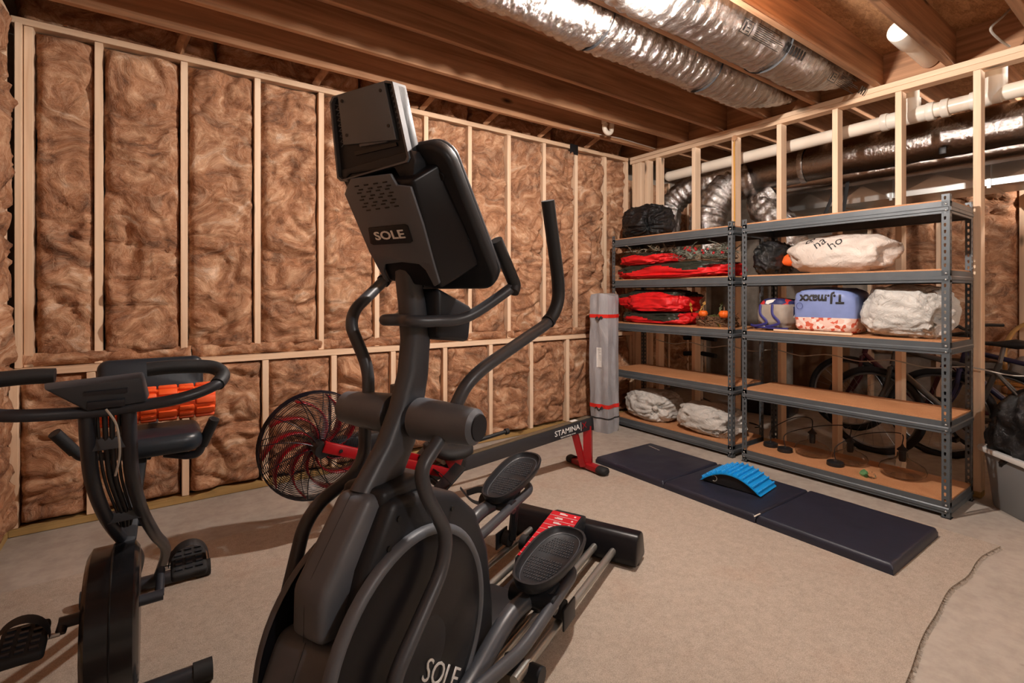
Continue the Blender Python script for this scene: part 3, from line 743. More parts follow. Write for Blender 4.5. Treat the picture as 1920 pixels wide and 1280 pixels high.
# --- pedals on their carrier arms
def pedal(sgn, s0, w0, z0, tilt):
    y0 = -w0
    M0 = Matrix.Translation((s0, y0, z0)) @ Matrix.Rotation(-tilt, 4, 'Y')
    N = 40
    def loop(lx, ly, z, p=2.6):
        out = []
        for k in range(N):
            a = 2*PI*k/N; c_, s_ = math.cos(a), math.sin(a)
            x = lx*math.copysign(abs(c_)**(2/p), c_); y = ly*math.copysign(abs(s_)**(2/p), s_)
            y *= 1+.10*(x/lx)
            out.append(M0 @ Vector((x, y, z)))
        return out
    mb = MB(); rings = [loop(.18, .072, -.026), loop(.197, .086, -.012), loop(.205, .096, .018), loop(.203, .094, .024), loop(.194, .086, .024), loop(.188, .080, .008), loop(.180, .074, .002)]
    vs = [p for r in rings for p in r]; fs_ = [(i*N+k, i*N+(k+1) % N, (i+1)*N+(k+1) % N, (i+1)*N+k) for i in range(len(rings)-1) for k in range(N)]
    fs_ += [tuple(range(N-1, -1, -1)), tuple((len(rings)-1)*N+k for k in range(N))]
    mb.add(vs, fs_); po = mb.build('pedal', M['ell_dark'], el, 45)
    tr = MB()
    for i in range(17):
        for j in range(-6, 7):
            x = -.135+i*.0165; y = j*.0095+(.004 if i % 2 else 0)
            if (x/.17)**2+(y/.068)**2 < .92 and abs(x) > .018: tr.box((x, y, .0035), (.009, .0032, .003), M0)
    tag(tr.build('tread_nubs', M['ell_tube'], po), kind='stuff')
    rl = MB(); lp = loop(.178, .072, .004); rl.tube(lp, .0016, 5, closed=True); rl.build('tread_line', M['ell_grey'], po, 60)
    return po
pR = (-.645, .175, .285, .06); pL = (-.245, -.215, .385, .22)
pedal(1, *pR); pedal(-1, *pL)
for sgn, (s0, w0, z0, tl) in ((1, pR), (-1, pL)):
    y0 = -w0; e = ends[sgn]
    # bearing block below the pedal, inner and outer carrier tubes
    q = MB(); q.box((s0-.09, y0, z0-.065), (.09, .13, .05)); q.build('pedal_bracket', M['ell_dark'], el, bevel=.012)
    q = MB(); q.tube([(s0-.13, y0+.085, z0-.075), (s0-.13, y0-.085, z0-.075)], .03, 16); qo = q.build('bearing_tube', M['ell_dark'], el, 40)
    q = MB(); q.lathe([(.011, 0), (.011, .006), (.0, .006)], 8, M=Matrix.Translation((s0-.13, y0-.085, z0-.075)) @ Matrix.Rotation(PI/2, 4, 'X')); q.build('bolt', M['silver'], qo)
    outer = fillet([(s0+.10, y0-.0, z0-.05), (s0+.05, y0-.075*1, z0-.055), (s0-.35, y0-.075, z0-.095), (e.x+.02, e.y-.02, e.z)], .06)
    q = MB(); q.tube(outer, .019, 14); q.build('carrier_tube', M['ell_tube'], el, 60)
    inner = smooth_path([(s0-.14, y0+.02, z0-.08), (s0-.26, y0+.03, z0-.09), (s0-.45, y0+.035, z0-.16), (-1.30, y0+.03, z0-.20 if sgn == 1 else .22)], 8)
    q = MB(); q.tube(inner, .030, 16); q.build('crank_arm', M['ell_tube'], el, 60)
    # roller riding the rails
    rx = s0+.02 if sgn == 1 else s0-.02
    q = MB(); q.tube([(rx, y0-.035, z0-.05), (rx-.02, y0-.02, .115)], .02, 8); q.build('roller_strut', M['ell_dark'], el, 40)
    for ww in (.125, .215):
        q = MB(); q.tube([(rx-.02, -sgn*ww-.016, .115), (rx-.02, -sgn*ww+.016, .115)], .034, 18); q.build('roller', M['black_rubber'], el, 40)
    q = MB(); q.span((rx-.07, -sgn*.25-.004, .07), (rx+.03, -sgn*.25+.004, .145)); q.build('roller_guard', M['ell_dark'], el, bevel=.003)
# crank disc and incline motor behind the shroud
q = MB(); q.span((-.93, -.09, .05), (-.66, .075, .14)); q.build('rear_cover', M['ell_dark'], el, bevel=.015)
q = MB(); q.tube([(-.90, -.27, .055), (-.90, .27, .055)], .03, 12); q.build('cross_tube', M['ell_dark'], el, 40)
# --- console
def LW(u, v, w, ds=0, dz=0): return L(u, v, w)+Vector((ds, 0, dz))
bs = Vector((-1.03, -.02, 1.300)); ts = Vector((-1.285, -.02, 1.640)); dv = (ts-bs).normalized(); nv = Vector((dv.z, 0, -dv.x))  # nv points to the user
LEN = (ts-bs).length; Wd = .195
Md = frame((bs+ts)/2, (0, 1, 0), dv)     # X = lateral, Y = up the slope, Z = ...
Z = Md.to_3x3() @ Vector((0, 0, 1)); zs = 1 if Z.dot(nv) > 0 else -1
def rr(hx, hy, r, n=6):
    out = []
    for cx, cy, a0_ in ((hx-r, hy-r, 0), (-hx+r, hy-r, PI/2), (-hx+r, -hy+r, PI), (hx-r, -hy+r, 1.5*PI)):
        for k in range(n+1): a = a0_+PI/2*k/n; out.append((cx+r*math.cos(a), cy+r*math.sin(a)))
    return out
d = MB(); d.prism(rr(Wd, LEN/2+.012, .06), -.005*zs, -.048*zs, Md); do = d.build('console', M['ell_dark'], el, bevel=.012, seg=3); fix(do)
d = MB(); d.prism(rr(Wd-.004, LEN/2+.008, .056), .006*zs, -.006*zs, Md); o = d.build('console_rim', M['ell_grey'], do, bevel=.004); fix(o)
d = MB(); d.prism(rr(Wd-.06, LEN/2-.05, .01), .0075*zs, .0*zs, Md); o = d.build('screen', M['ell_gloss'], do); fix(o)
for sx in (-1, 1):
    for yy in (.14, -.05):
        q = MB(); q.lathe([(.012, 0), (.012, .012)], 12, M=Md @ Matrix.Translation((sx*(Wd-.045), yy, -.0485*zs-(.006 if zs > 0 else 0)))); q.build('screw_hole', M['screw'], do)
# back shell: grey face towards the nose, in a plane square to the machine
def PL(u, v, p0, p1):
    """where the ray of a pixel meets the plane through p0, p1 (s, z pairs) that runs square across the machine"""
    Ro = el.matrix_basis.inverted().to_3x3(); r = Ro @ ray(u, v); o = el.matrix_basis.inverted() @ Vector((0, 0, CAM_H))
    d = Vector((p1[0]-p0[0], 0, p1[1]-p0[1])); nrm = d.cross(Vector((0, 1, 0))); k = (Vector((p0[0], 0, p0[1]))-o).dot(nrm)/r.dot(nrm); return o+r*k
bpy.context.view_layer.update()
Q0, Q1 = (-1.235, 1.29), (-1.385, 1.552)
quad = [PL(646, 350, Q0, Q1), PL(730, 530, Q0, Q1), PL(826, 545, Q0, Q1), PL(770, 338, Q0, Q1)]
b_ = [Vector((p.x, 0, p.z))+nv*.12+Vector((0, y, 0)) for p, y in zip(quad, (.165, .165, -.185, -.185))]
fr4 = [p+nv*.004 for p in quad]
sh2 = hexa(fr4, b_); so = sh2.build('console_back_shell', M['ell_gloss'], el, bevel=.010, seg=3); fix(so)
pv_ = Vector((Q1[0]-Q0[0], 0, Q1[1]-Q0[1])).normalized()
O2 = sum(quad, Vector())/4
Mf = frame(O2, (0, -1, 0), pv_); zn = (Mf.to_3x3() @ Vector((0, 0, 1))); s2 = 1 if zn.x < 0 else -1; Mfi = Mf.inverted()
def pf(u, v): p = Mfi @ PL(u, v, Q0, Q1); return (p.x, p.y)
def facepoly(px, z0, z1, name, mat, parent, bevel=0):
    mb = MB(); mb.prism([pf(*p) for p in px], z0*s2, z1*s2, Mf); o = mb.build(name, mat, parent, bevel=bevel); fix(o); return o
fp = facepoly([(659, 334), (734, 325), (746, 346), (772, 349), (795, 420), (815, 493), (826, 530), (816, 536), (800, 505), (788, 494), (756, 490), (724, 494), (722, 506), (730, 528), (722, 522), (694, 470), (648, 362)], -.003, .006, 'face_plate', M['ell_grey'], so, .003)
mb = MB()
for r_ in range(8):
    for c_ in range(4):
        u_ = 672+c_*17.5+(5 if r_ % 2 else 0)+r_*2.4; v_ = 347.5-c_*2.6+r_*6.4; x, y = pf(u_, v_); mb.box((x, y, .0066*s2), (.014, .0032, .002), Mf)
tag(mb.build('vent_slots', M['screw'], fp), kind='stuff')
bd = facepoly([(694, 425), (762, 418), (768, 421), (777, 450), (773, 453), (704, 457), (698, 454)], .005, .009, 'badge', M['ell_dark'], fp, .001)
lx, ly = pf(734, 438.5)
text_mesh('brand_lettering', 'SOLE', .033, M['logo_white'], bd, Mf @ Matrix.Translation((lx, ly, .0098*s2)) @ (Matrix.Identity(4) if s2 == 1 else Matrix.Rotation(PI, 4, 'Y')), .0008, 1.42, offset=.0006)
q = MB(); q.tube([L(770, 540, .0)+Vector((.02, 0, .02)), L(770, 540, .0)+Vector((.06, 0, .06))], .03, 10)
q.build('mast_socket', M['screw'], so, 40)
# tablet-shelf housing on top
H0, H1 = (-1.352, 1.56), (-1.385, 1.80)
hv = Vector((H1[0]-H0[0], 0, H1[1]-H0[1])).normalized(); hq = [PL(619, 188, H0, H1), PL(634, 340, H0, H1), PL(768, 300, H0, H1), PL(738, 150, H0, H1)]
hx0 = max(hq[0].y, hq[1].y); hx1 = min(hq[2].y, hq[3].y)
Mt = frame(sum(hq, Vector())/4, (0, -1, 0), hv); zn = Mt.to_3x3() @ Vector((0, 0, 1)); s3 = 1 if zn.x < 0 else -1; Mti = Mt.inverted()
def ph(u, v): p = Mti @ PL(u, v, H0, H1); return (p.x, p.y)
outl_ = [ph(619, 192), ph(624, 181), ph(725, 151), ph(737, 153), ph(768, 296), ph(764, 304), ph(640, 340), ph(633, 334)]
def hp_(pts_, z0, z1, name, mat, par, bevel=0): mb = MB(); mb.prism(pts_, z0*s3, z1*s3, Mt); o = mb.build(name, mat, par, bevel=bevel); fix(o); return o
to = hp_(outl_, -.05, -.010, 'top_housing', M['ell_dark'], el, .006)
cxm = sum(p[0] for p in outl_)/8; cym = sum(p[1] for p in outl_)/8
rim_ = MB(); n_ = len(outl_); inn = [(cxm+(p[0]-cxm)*.95, cym+(p[1]-cym)*.96) for p in outl_]
vs = [Mt @ Vector((p[0], p[1], z*s3)) for z in (-.045, .002) for p in outl_]+[Mt @ Vector((p[0], p[1], z*s3)) for z in (.002, -.045) for p in inn]
rim_.add(vs, [(a*n_+k, a*n_+(k+1) % n_, (a+1)*n_+(k+1) % n_, (a+1)*n_+k) for a in range(3) for k in range(n_)]); fix(rim_.build('housing_rim', M['ell_grey'], to))
pl = hp_([ph(634, 178), ph(721, 152), ph(744, 262), ph(645, 272)], -.010, .003, 'cover_plate', M['ell_plate'], to, .002)
for (u_, v_) in ((643, 190), (715, 170), (730, 236), (652, 254)):
    x, y = ph(u_, v_); q = MB(); q.lathe([(.0045, -.001), (.0045, .001)], 10, M=Mt @ Matrix.Translation((x, y, .0036*s3))); q.build('screw', M['screw'], pl)
rb = MB()
for (ua, ub, uc, ud) in ((624, 632, 636, 643), (726, 733, 744, 752)):
    for k in range(8):
        f0, f1, f2 = k/8, (k+.5)/8, (k+1)/8; lf_ = lambda f: ph(ua+(uc-ua)*f, 195+f*80-(35 if ua > 700 else 0)); rf_ = lambda f: ph(ub+(ud-ub)*f, 192+f*80-(38 if ua > 700 else 0))
        for A_, B_ in ((lf_(f0), rf_(f1)), (rf_(f1), lf_(f2))): rb.tube([Mt @ Vector((A_[0], A_[1], -.008*s3)), Mt @ Vector((B_[0], B_[1], -.008*s3))], .0014, 4)
tag(rb.build('lattice_ribs', M['ell_grey'], to), kind='stuff')
hp_([ph(662, 284), ph(740, 266), ph(742, 273), ph(664, 291)], -.010, -.004, 'slot', M['screw'], to)
hp_([ph(671, 266), ph(722, 257), ph(724, 266), ph(673, 275)], -.010, -.002, 'latch', M['ell_grey'], to, .001)
nk = [ph(636, 318), ph(768, 280), ph(776, 300), ph(772, 338), ph(748, 335), ph(736, 314), ph(654, 326), ph(640, 340)]
hp_(nk, -.09, -.004, 'housing_neck', M['ell_dark'], el, .005)
# --- fixed handlebar and cup housing
zb = L(800, 600, .06).z
right = [Vector((-1.24, -.0, zb-.0)), Vector((-1.25, -.05, zb)), Vector((-1.20, -.085, zb-.002)), L(880, 592, .13), L(965, 535, .21)]
lf = [Vector((p.x, -p.y, p.z)) for p in reversed(right[1:])]
bar = smooth_path(lf+right, 7); q = MB(); q.tube(bar, .0165, 14); hb = q.build('handlebar', M['ell_tube'], el, 60)
for sgn in (1, -1):
    e0 = Vector((right[-1].x, right[-1].y*sgn, right[-1].z)); g1 = L(930, 450, .20); g1.y *= sgn
    q = MB(); q.tube(fillet([e0-Vector((.012, 0, .02)), e0+Vector((.003, 0, .0)), g1], .02), .0195, 14); q.build('foam_grip', M['foam_grip'], hb, 60)
cf = [L(795, 545, .06), L(800, 640, .06), L(835, 655, .06), L(880, 585, .07)]
q = hexa([Vector((-1.16, -.07, 1.27)), Vector((-1.16, -.07, 1.12)), Vector((-1.00, -.065, 1.10)), Vector((-.98, -.065, 1.21))], [Vector((-1.16, .07, 1.27)), Vector((-1.16, .07, 1.12)), Vector((-1.00, .065, 1.10)), Vector((-.98, .065, 1.21))])
fix(q.build('cup_holder', M['ell_dark'], el, bevel=.015, seg=3))
# ================================================================ rug, mat, arch, bin
def rug_mat():
    t = NT('rug_pile'); v = t.coord(); a = t.noise(v, 260, 5, .8); b = t.noise(v, 2.2, 5, .6); c = t.noise(v, 38, 6, .8)
    col = t.mix(t.ramp(a, [(.3, (122, 110, 98)), (.5, (184, 171, 156)), (.7, (220, 209, 196))]), t.ramp(c, [(.3, (140, 124, 108)), (.65, (206, 193, 178))]), .38)
    col = t.mix(col, (176, 128, 98), t.ramp(b, [(.56, (0, 0, 0)), (.80, (150, 150, 150))]))
    vo = t.new('ShaderNodeTexVoronoi'); vo.inputs['Scale'].default_value = 3.3; t.link(v, vo.inputs['Vector'])
    col = t.mix(col, (128, 84, 62), t.ramp(vo.outputs['Distance'], [(.03, (110, 110, 110)), (.11, (0, 0, 0))]))
    t.color(col); t.set(Roughness=1., Specular_IOR_Level=.05)
    mx = t.new('ShaderNodeMath', operation='ADD'); t.link(a, mx.inputs[0]); t.link(c, mx.inputs[1]); t.bump(mx.outputs[0], .6, .008); return t.m
M['rug'] = rug_mat(); M['rug_back'] = plain('rug_back', (96, 76, 54), .9)
edge = [(3.43, .625), (3.2, .655), (2.95, .645), (2.74, .66), (2.5, .64), (2.28, .625), (1.99, .585), (1.6, .55), (1.0, .53), (.4, .50), (-.3, .50)]
edge = [(p.x, p.y) for p in smooth_path([(x, y, 0) for x, y in edge], 8)]
outl = edge+[(-.56, .52), (-.55, 1.6), (-.54, 2.95), (.6, 2.98), (1.8, 2.96), (2.62, 2.95), (2.78, 2.7), (3.05, 2.1), (3.3, 1.6), (3.43, 1.12)]
rg_ = MB(); rg_.prism(outl, .001, .012); rug = rg_.build('area_rug', M['rug'])
tag(rug, 'large beige carpet remnant with a ragged cut edge under the exercise machines', 'rug')
fr_ = MB(); rnd = random.Random(3)
for (x, y), (x2, y2) in zip(edge, edge[1:]):
    for k in range(14):
        t = rnd.random(); p = Vector((x+(x2-x)*t, y+(y2-y)*t, .006)); d = Vector((rnd.uniform(-.5, .5), -1, 0))*rnd.uniform(.005, .016)
        fr_.tube([p, p+d+Vector((0, 0, -.004))], [.0016, .0006], 3, caps=False)
tag(fr_.build('frayed_edge', M['rug'], rug), kind='stuff')
ed = MB(); ed.tube([(x, y-.001, .0035) for x, y in edge], .0034, 5); ed.build('backing_edge', M['rug_back'], rug)
# --- folding exercise mat
M['mat_vinyl'] = plain('mat_vinyl', (34, 37, 50), .42, var=.08, bump=.12, bscale=40)
mt = empty('exercise_mat', (2.99, 1.74, .012), 0, 'long black folding exercise mat lying in front of the shelf units', 'exercise mat')
def soft_slab(x0, x1, y0, y1, h, seed, wr=.002, nx=26, ny=26):
    mb = MB(); e = .014
    def fn(a, b):
        w_ = lambda t: t*.5*.14/.5*1 if False else (t*.4 if t < .15 else .06+(t-.15)*.88/.70 if t < .85 else 1-(1-t)*.4)
        a, b = w_(a), w_(b); x = x0+(x1-x0)*a; y = y0+(y1-y0)*b; dx = min(a, 1-a)*(x1-x0); dy = min(b, 1-b)*(y1-y0)
        k = min(1, dx/e)*min(1, dy/e); z = h*(.55+.45*math.sqrt(max(0, 1-(1-k)**2)))
        z += wr*fbm(Vector((x*7+seed, y*7, seed)), 3)*min(1, dx/.05, dy/.05)
        return (x, y, z)
    def warp(t, n): return t
    mb.grid(fn, nx, ny)
    # skirt and underside
    n0 = len(mb.v); ring = [i for i in range(nx)]+[nx-1+nx*j for j in range(1, ny)]+[nx*(ny-1)+i for i in range(nx-2, -1, -1)]+[nx*j for j in range(ny-2, 0, -1)]
    low_ = [(mb.v[i][0], mb.v[i][1], 0) for i in ring]; m = len(ring); mb.v += low_
    mb.f += [(ring[i], n0+i, n0+(i+1) % m, ring[(i+1) % m]) for i in range(m)]+[tuple(n0+i for i in range(m))]
    return mb
secs = [(.945, .335, .046, .004), (.330, -.275, .044, .0035), (-.282, -.905, .048, .0012)]
for k, (ya, yb, h, wr) in enumerate(secs):
    soft_slab(-.315, .305, yb, ya, h, k*3.3, wr, 36, 36).build('mat_section', M['mat_vinyl'], mt, 50)
q = MB(); q.box((-.30, -.2785, .043), (.06, .006, .004)); q.build('torn_seam', M['white_plastic'], mt)
text_mesh('maker_mark', 'x prosource', .024, M['grey_wire'], mt, frame(Vector((.20, .82, .0505)), (-.25, -1, 0), (1, -.25, 0)), .0004, 1.1)
# --- blue arched back stretcher
M['blue_plastic'] = plain('blue_plastic', (16, 148, 222), .38)
ar = empty('back_stretcher', (3.03, 1.775, .0625), math.radians(97), 'bright blue arched back stretcher with bumpy ridges lying on the black mat', 'back stretcher')
AW, AL, AHh = .125, .19, .085        # half width, half length, rise
def arch_z(x): return AHh*(1-(x/AL)**2)
sh_ = MB(); N_ = 24; vs = []
for i in range(N_+1):
    x = -AL+2*AL*i/N_; z = arch_z(x)
    for (y, dz) in ((-AW, 0), (AW, 0), (AW, -.008), (-AW, -.008)): vs.append((x, y, max(.0, z+dz) if i not in (0, N_) else max(0, z+dz)))
sh_.add(vs, [(4*i+k, 4*i+(k+1) % 4, 4*i+4+(k+1) % 4, 4*i+4+k) for i in range(N_) for k in range(4)]+[(0, 1, 2, 3), (4*N_+3, 4*N_+2, 4*N_+1, 4*N_)]); sh_.build('arch_plate', M['blue_plastic'], ar, 40)
nub = MB().lathe([(.0062, 0), (.0055, .007), (.003, .011), (0, .0115)], 7).mesh('nub', M['blue_plastic'], 60)
for i in range(12):
    x = -AL+.02+i*(2*AL-.04)/11
    rdg = MB(); rdg.box((0, 0, .003), (.012, 2*AW-.004, .008)); ro = rdg.build('ridge', M['blue_plastic'], ar, bevel=.002, loc=(x, 0, arch_z(x)-.001)); ro.rotation_euler = (0, math.atan(2*AHh*x/AL**2), 0)
    for j in range(13):
        o = bpy.data.objects.new('nub', nub); COL.objects.link(o); o.parent = ro; o.location = (0, -AW+.012+j*(2*AW-.024)/12, .006)
bp_ = MB(); bp_.prism([(-AL, 0)]+[(-AL+2*AL*i/12, max(0, arch_z(-AL+2*AL*i/12)-.012)) for i in range(1, 12)]+[(AL, 0)], 0, .004, Matrix.Translation((0, AW-.014, 0)) @ Matrix.Rotation(PI/2, 4, 'X')); bo_ = bp_.build('side_plate', M['black_plastic'], ar)
q = MB(); q.tube([(.10+.018*math.cos(a), AW-.0125, .030+.018*math.sin(a)) for a in [.6+i*4.6/14 for i in range(15)]], .002, 5); q.build('emblem', M['grey_wire'], bo_, 60)
# --- storage bin and its bag
M['bin_clear'] = plain('bin_clear', (150, 152, 152), .28, Alpha=1.)
nb = M['bin_clear'].node_tree.nodes['Principled BSDF']; nb.inputs['Transmission Weight'].default_value = .35; nb.inputs['IOR'].default_value = 1.2
M['bin_lip'] = plain('bin_lip', (206, 206, 202), .35)
bn = empty('storage_bin', (4.14, .50, 0), math.radians(45), 'cloudy grey plastic storage bin standing on the concrete beside the shelf unit', 'storage bin')
def bin_ring(hx, hy, r, z): return [(x, y, z) for x, y in rr2(hx, hy, r, 5)]
levels = [(.17, .235, .05, .0), (.178, .243, .05, .01), (.205, .275, .055, .33), (.205, .275, .055, .34), (.198, .268, .052, .34), (.172, .236, .048, .014), (.160, .225, .048, .012)]
vs = []; m = 24
for (a, b, c, d) in levels: vs += bin_ring(a, b, c, d)
mb = MB(); mb.add(vs, [(i*m+k, i*m+(k+1) % m, (i+1)*m+(k+1) % m, (i+1)*m+k) for i in range(len(levels)-1) for k in range(m)]+[tuple(range(m-1, -1, -1)), tuple((len(levels)-1)*m+k for k in range(m))])
mb.build('tub', M['bin_clear'], bn, 50)
vs = []; lev = [(.204, .274, .055, .325), (.228, .298, .065, .325), (.232, .302, .066, .338), (.228, .298, .065, .352), (.200, .270, .052, .352)]
for (a, b, c, d) in lev: vs += bin_ring(a, b, c, d)
mb = MB(); mb.add(vs, [(i*m+k, i*m+(k+1) % m, (i+1)*m+(k+1) % m, (i+1)*m+k) for i in range(len(lev)-1) for k in range(m)]); mb.build('rim', M['bin_lip'], bn, 50)
# ================================================================ air rower
M['rower_red'] = plain('rower_red', (150, 10, 20), .35, var=.04)
M['rower_rail'] = plain('rower_rail', (44, 44, 48), .4); M['rail_top'] = plain('rail_top', (122, 112, 92), .38, .6)
M['cage_wire'] = plain('cage_wire', (24, 24, 34), .3, .3)
RY = 2.63
rw = empty('air_rower', (0, 0, 0), 0, 'red and black air rowing machine with a caged fan standing by the insulated wall', 'rowing machine')
FC = onY(592, 838, RY); FR = .262
# fan cage: domed sets of thin rings and curved spokes
cg = MB(); dome = lambda r: .075*math.sqrt(max(0, 1-(r/(FR*1.04))**2))+.012
for side in (-1, 1):
    for i in range(27):
        r = .05+(FR-.05)*i/26; pts = [(FC.x+r*math.cos(a), FC.y+side*dome(r), FC.z+r*math.sin(a)) for a in [2*PI*k/44 for k in range(44)]]
        cg.tube(pts, .0014, 4, closed=True)
tag(cg.build('cage_rings', M['cage_wire'], rw, 60), kind='stuff')
for i in range(5):
    q = MB(); y = FC.y-.03+i*.015; q.tube([(FC.x+(FR+.004)*math.cos(a), y, FC.z+(FR+.004)*math.sin(a)) for a in [2*PI*k/48 for k in range(48)]], .0024, 5, closed=True); q.build('rim_ring', M['cage_wire'], rw, 60)
for side in (-1, 1):
    for k in range(12):
        a0 = 2*PI*k/12; pts = []
        for j in range(9):
            r = .04+(FR-.04)*j/8; a = a0+.35*j/8; pts.append((FC.x+r*math.cos(a), FC.y+side*(dome(r)+.002), FC.z+r*math.sin(a)))
        q = MB(); q.tube(pts, .0022, 4); q.build('cage_spoke', M['cage_wire'], rw, 60)
for k in range(10):
    a0 = 2*PI*k/10+.2; vs = []
    for j in range(10):
        r = .035+(.215)*j/9; a = a0+1.15*(j/9)**1.3; w = .040
        for sy in (-1, 1): vs.append((FC.x+r*math.cos(a), FC.y+sy*w, FC.z+r*math.sin(a)))
    q = MB(); q.add(vs, [(2*j, 2*j+1, 2*j+3, 2*j+2) for j in range(9)]); o = q.build('fan_blade', M['rower_red'], rw, 60)
    s_ = o.modifiers.new('t', 'SOLIDIFY'); s_.thickness = .006; s_.offset = 0
q = MB(); q.tube([(FC.x, FC.y-.13, FC.z), (FC.x, FC.y+.13, FC.z)], .035, 20); q.build('fan_hub', M['black_plastic'], rw, 40)
# side bars from the fan axle to the foot frame
for sy in (-1, 1):
    a = onY(612, 843, RY-.125); b = onY(850, 893, RY-.125)
    a = Vector((a.x, RY+sy*.125, a.z)); b = Vector((b.x, RY+sy*.125, b.z)); ax = (b-a).normalized()
    q = MB(); q.box(((b-a).length/2, 0, 0), ((b-a).length+.03, .03, .052), frame(a, ax, (0, 1, 0))); o = q.build('side_bar', M['rower_red'], rw, bevel=.004)
    q = MB(); q.lathe([(.009, 0), (.009, .006), (.0, .006)], 8, M=Matrix.Translation(a+ax*.07+Vector((0, sy*.015, 0))) @ Matrix.Rotation(-sy*PI/2, 4, 'X')); q.build('bolt', M['screw'], o)
q = MB(); q.tube([(b.x-.05, RY-.14, b.z), (b.x-.05, RY+.14, b.z)], .018, 12); q.build('cross_tube', M['rower_red'], rw, 40)
# front stand
q = MB(); q.add([], []); fx = .98
hx = [Vector((fx-.03, RY-.03, .44)), Vector((fx+.05, RY-.03, .42)), Vector((fx+.0, RY-.03, .05)), Vector((fx-.08, RY-.03, .05))]
q = MB().add(hx+[Vector((p.x, RY+.03, p.z)) for p in hx], [(0, 1, 2, 3), (7, 6, 5, 4), (0, 4, 5, 1), (1, 5, 6, 2), (2, 6, 7, 3), (3, 7, 4, 0)]); fix(q.build('front_post', M['rower_red'], rw, bevel=.006))
q = MB(); q.tube([(fx-.04, RY-.24, .03), (fx-.04, RY+.24, .03)], .03, 14); q.build('front_foot', M['rower_red'], rw, 40)
for sy in (-1, 1): q = MB(); q.tube([(fx-.04, RY+sy*.20, .032), (fx-.04, RY+sy*.27, .032)], .032, 14); q.build('foot_cap', M['black_rubber'], rw, 40)
# rail
rt = onY(1104, 784, RY); rf = onY(905, 846, RY); d = (rf-rt).normalized(); L_ = 1.62
ax = -d; P0 = rt+d*L_; Mr = frame(P0, ax, (0, 1, 0))
q = MB(); q.box((L_/2, 0, -.045), (L_, .056, .084), Mr); ro = q.build('rail', M['rower_rail'], rw, bevel=.005)
q = MB(); q.box((L_/2, 0, .0005), (L_-.01, .046, .006), Mr); q.build('rail_track', M['rail_top'], ro, bevel=.001)
q = MB(); q.box((L_+.006, 0, -.046), (.02, .064, .098), Mr); q.build('rail_end_cap', M['black_plastic'], ro, bevel=.006)
q = MB(); q.box((L_-.15, 0, .0045), (.055, .036, .001), Mr); q.build('sticker', M['logo_white'], ro)
text_mesh('brand_lettering', 'STAMINA', .052, M['logo_white'], ro, Mr @ Matrix.Translation((L_-.235, -.0288, -.040)) @ Matrix.Rotation(PI/2, 4, 'X'), .0006, 1.05, offset=.0004)
text_mesh('brand_mark', 'X', .06, M['rower_red'], ro, Mr @ Matrix.Translation((L_-.075, -.0288, -.042)) @ Matrix.Rotation(PI/2, 4, 'X'), .0006, 1.1)
q = MB(); q.box((L_-.107, -.0287, -.042), (.0025, .0012, .062), Mr); q.build('brand_rule', M['logo_white'], ro)
text_mesh('small_lettering', 'hybrid rowing series', .014, M['logo_white'], ro, Mr @ Matrix.Translation((L_-.23, -.0288, -.073)) @ Matrix.Rotation(PI/2, 4, 'X'), .0005, 1.2)
# rear legs and foot
e = P0+ax*(L_-.05); Zb = .03
for dx, w in ((.02, .075), (-.115, .05)):
    top = P0+ax*(L_-.03+dx); bot = Vector((rt.x-.015+dx*.35, RY, Zb))
    q = MB(); q.tube([top+Vector((0, 0, -.06)), bot], w*.5, 4, flat=(1.25, .9), up=(1, 0, 0)); q.build('rear_leg', M['rower_red'], rw)
q = MB(); q.box((rt.x-.02, RY, .028), (.07, .30, .035)); q.build('rear_foot', M['rower_red'], rw, bevel=.006)
for sy in (-1, 1):
    q = MB(); q.tube([(rt.x-.02, RY+sy*.125, .029), (rt.x-.02, RY+sy*.18, .029), (rt.x-.02, RY+sy*.197, .029)], [.036, .036, .022], 16, flat=(.78, 1.15)); q.build('foot_cap', M['black_rubber'], rw, 50)
# seat on its carriage
sc_ = onY(846, 846, RY-.04); sc_.y = RY
q = MB()
def seat_ring(k, z, N=36):
    return [(sc_.x+(.125*k)*math.copysign(abs(math.cos(a))**.7, math.cos(a)), RY+(.16*k)*math.copysign(abs(math.sin(a))**.7, math.sin(a)), z+.012*abs(math.cos(a))**2) for a in [2*PI*i/N for i in range(N)]]
rings = [seat_ring(.86, sc_.z-.035), seat_ring(1, sc_.z-.02), seat_ring(1, sc_.z+.005), seat_ring(.9, sc_.z+.02), seat_ring(.5, sc_.z+.018), seat_ring(.1, sc_.z+.014)]
q.add([p for r in rings for p in r], [(i*36+k, i*36+(k+1) % 36, (i+1)*36+(k+1) % 36, (i+1)*36+k) for i in range(5) for k in range(36)]+[tuple(range(35, -1, -1)), tuple(5*36+k for k in range(36))]); q.build('seat', M['black_rubber'], rw, 60)
for sy in (-1, 1):
    y = RY+sy*.062; zt = sc_.z-.035
    q = MB(); q.prism([(sc_.x-.06, zt), (sc_.x+.075, zt), (sc_.x+.05, zt-.06), (sc_.x+.01, zt-.125), (sc_.x-.02, zt-.11), (sc_.x-.035, zt-.05)], 0, .006, Matrix.Translation((0, y, 0)) @ Matrix.Rotation(PI/2, 4, 'X')); q.build('seat_bracket', M['rower_red'], rw, bevel=.002)
for dx in (-.05, .04):
    q = MB(); q.tube([(sc_.x+dx, RY-.05, sc_.z-.06), (sc_.x+dx, RY+.05, sc_.z-.06)], .018, 14); q.build('seat_roller', M['grey_wire'], rw, 40)
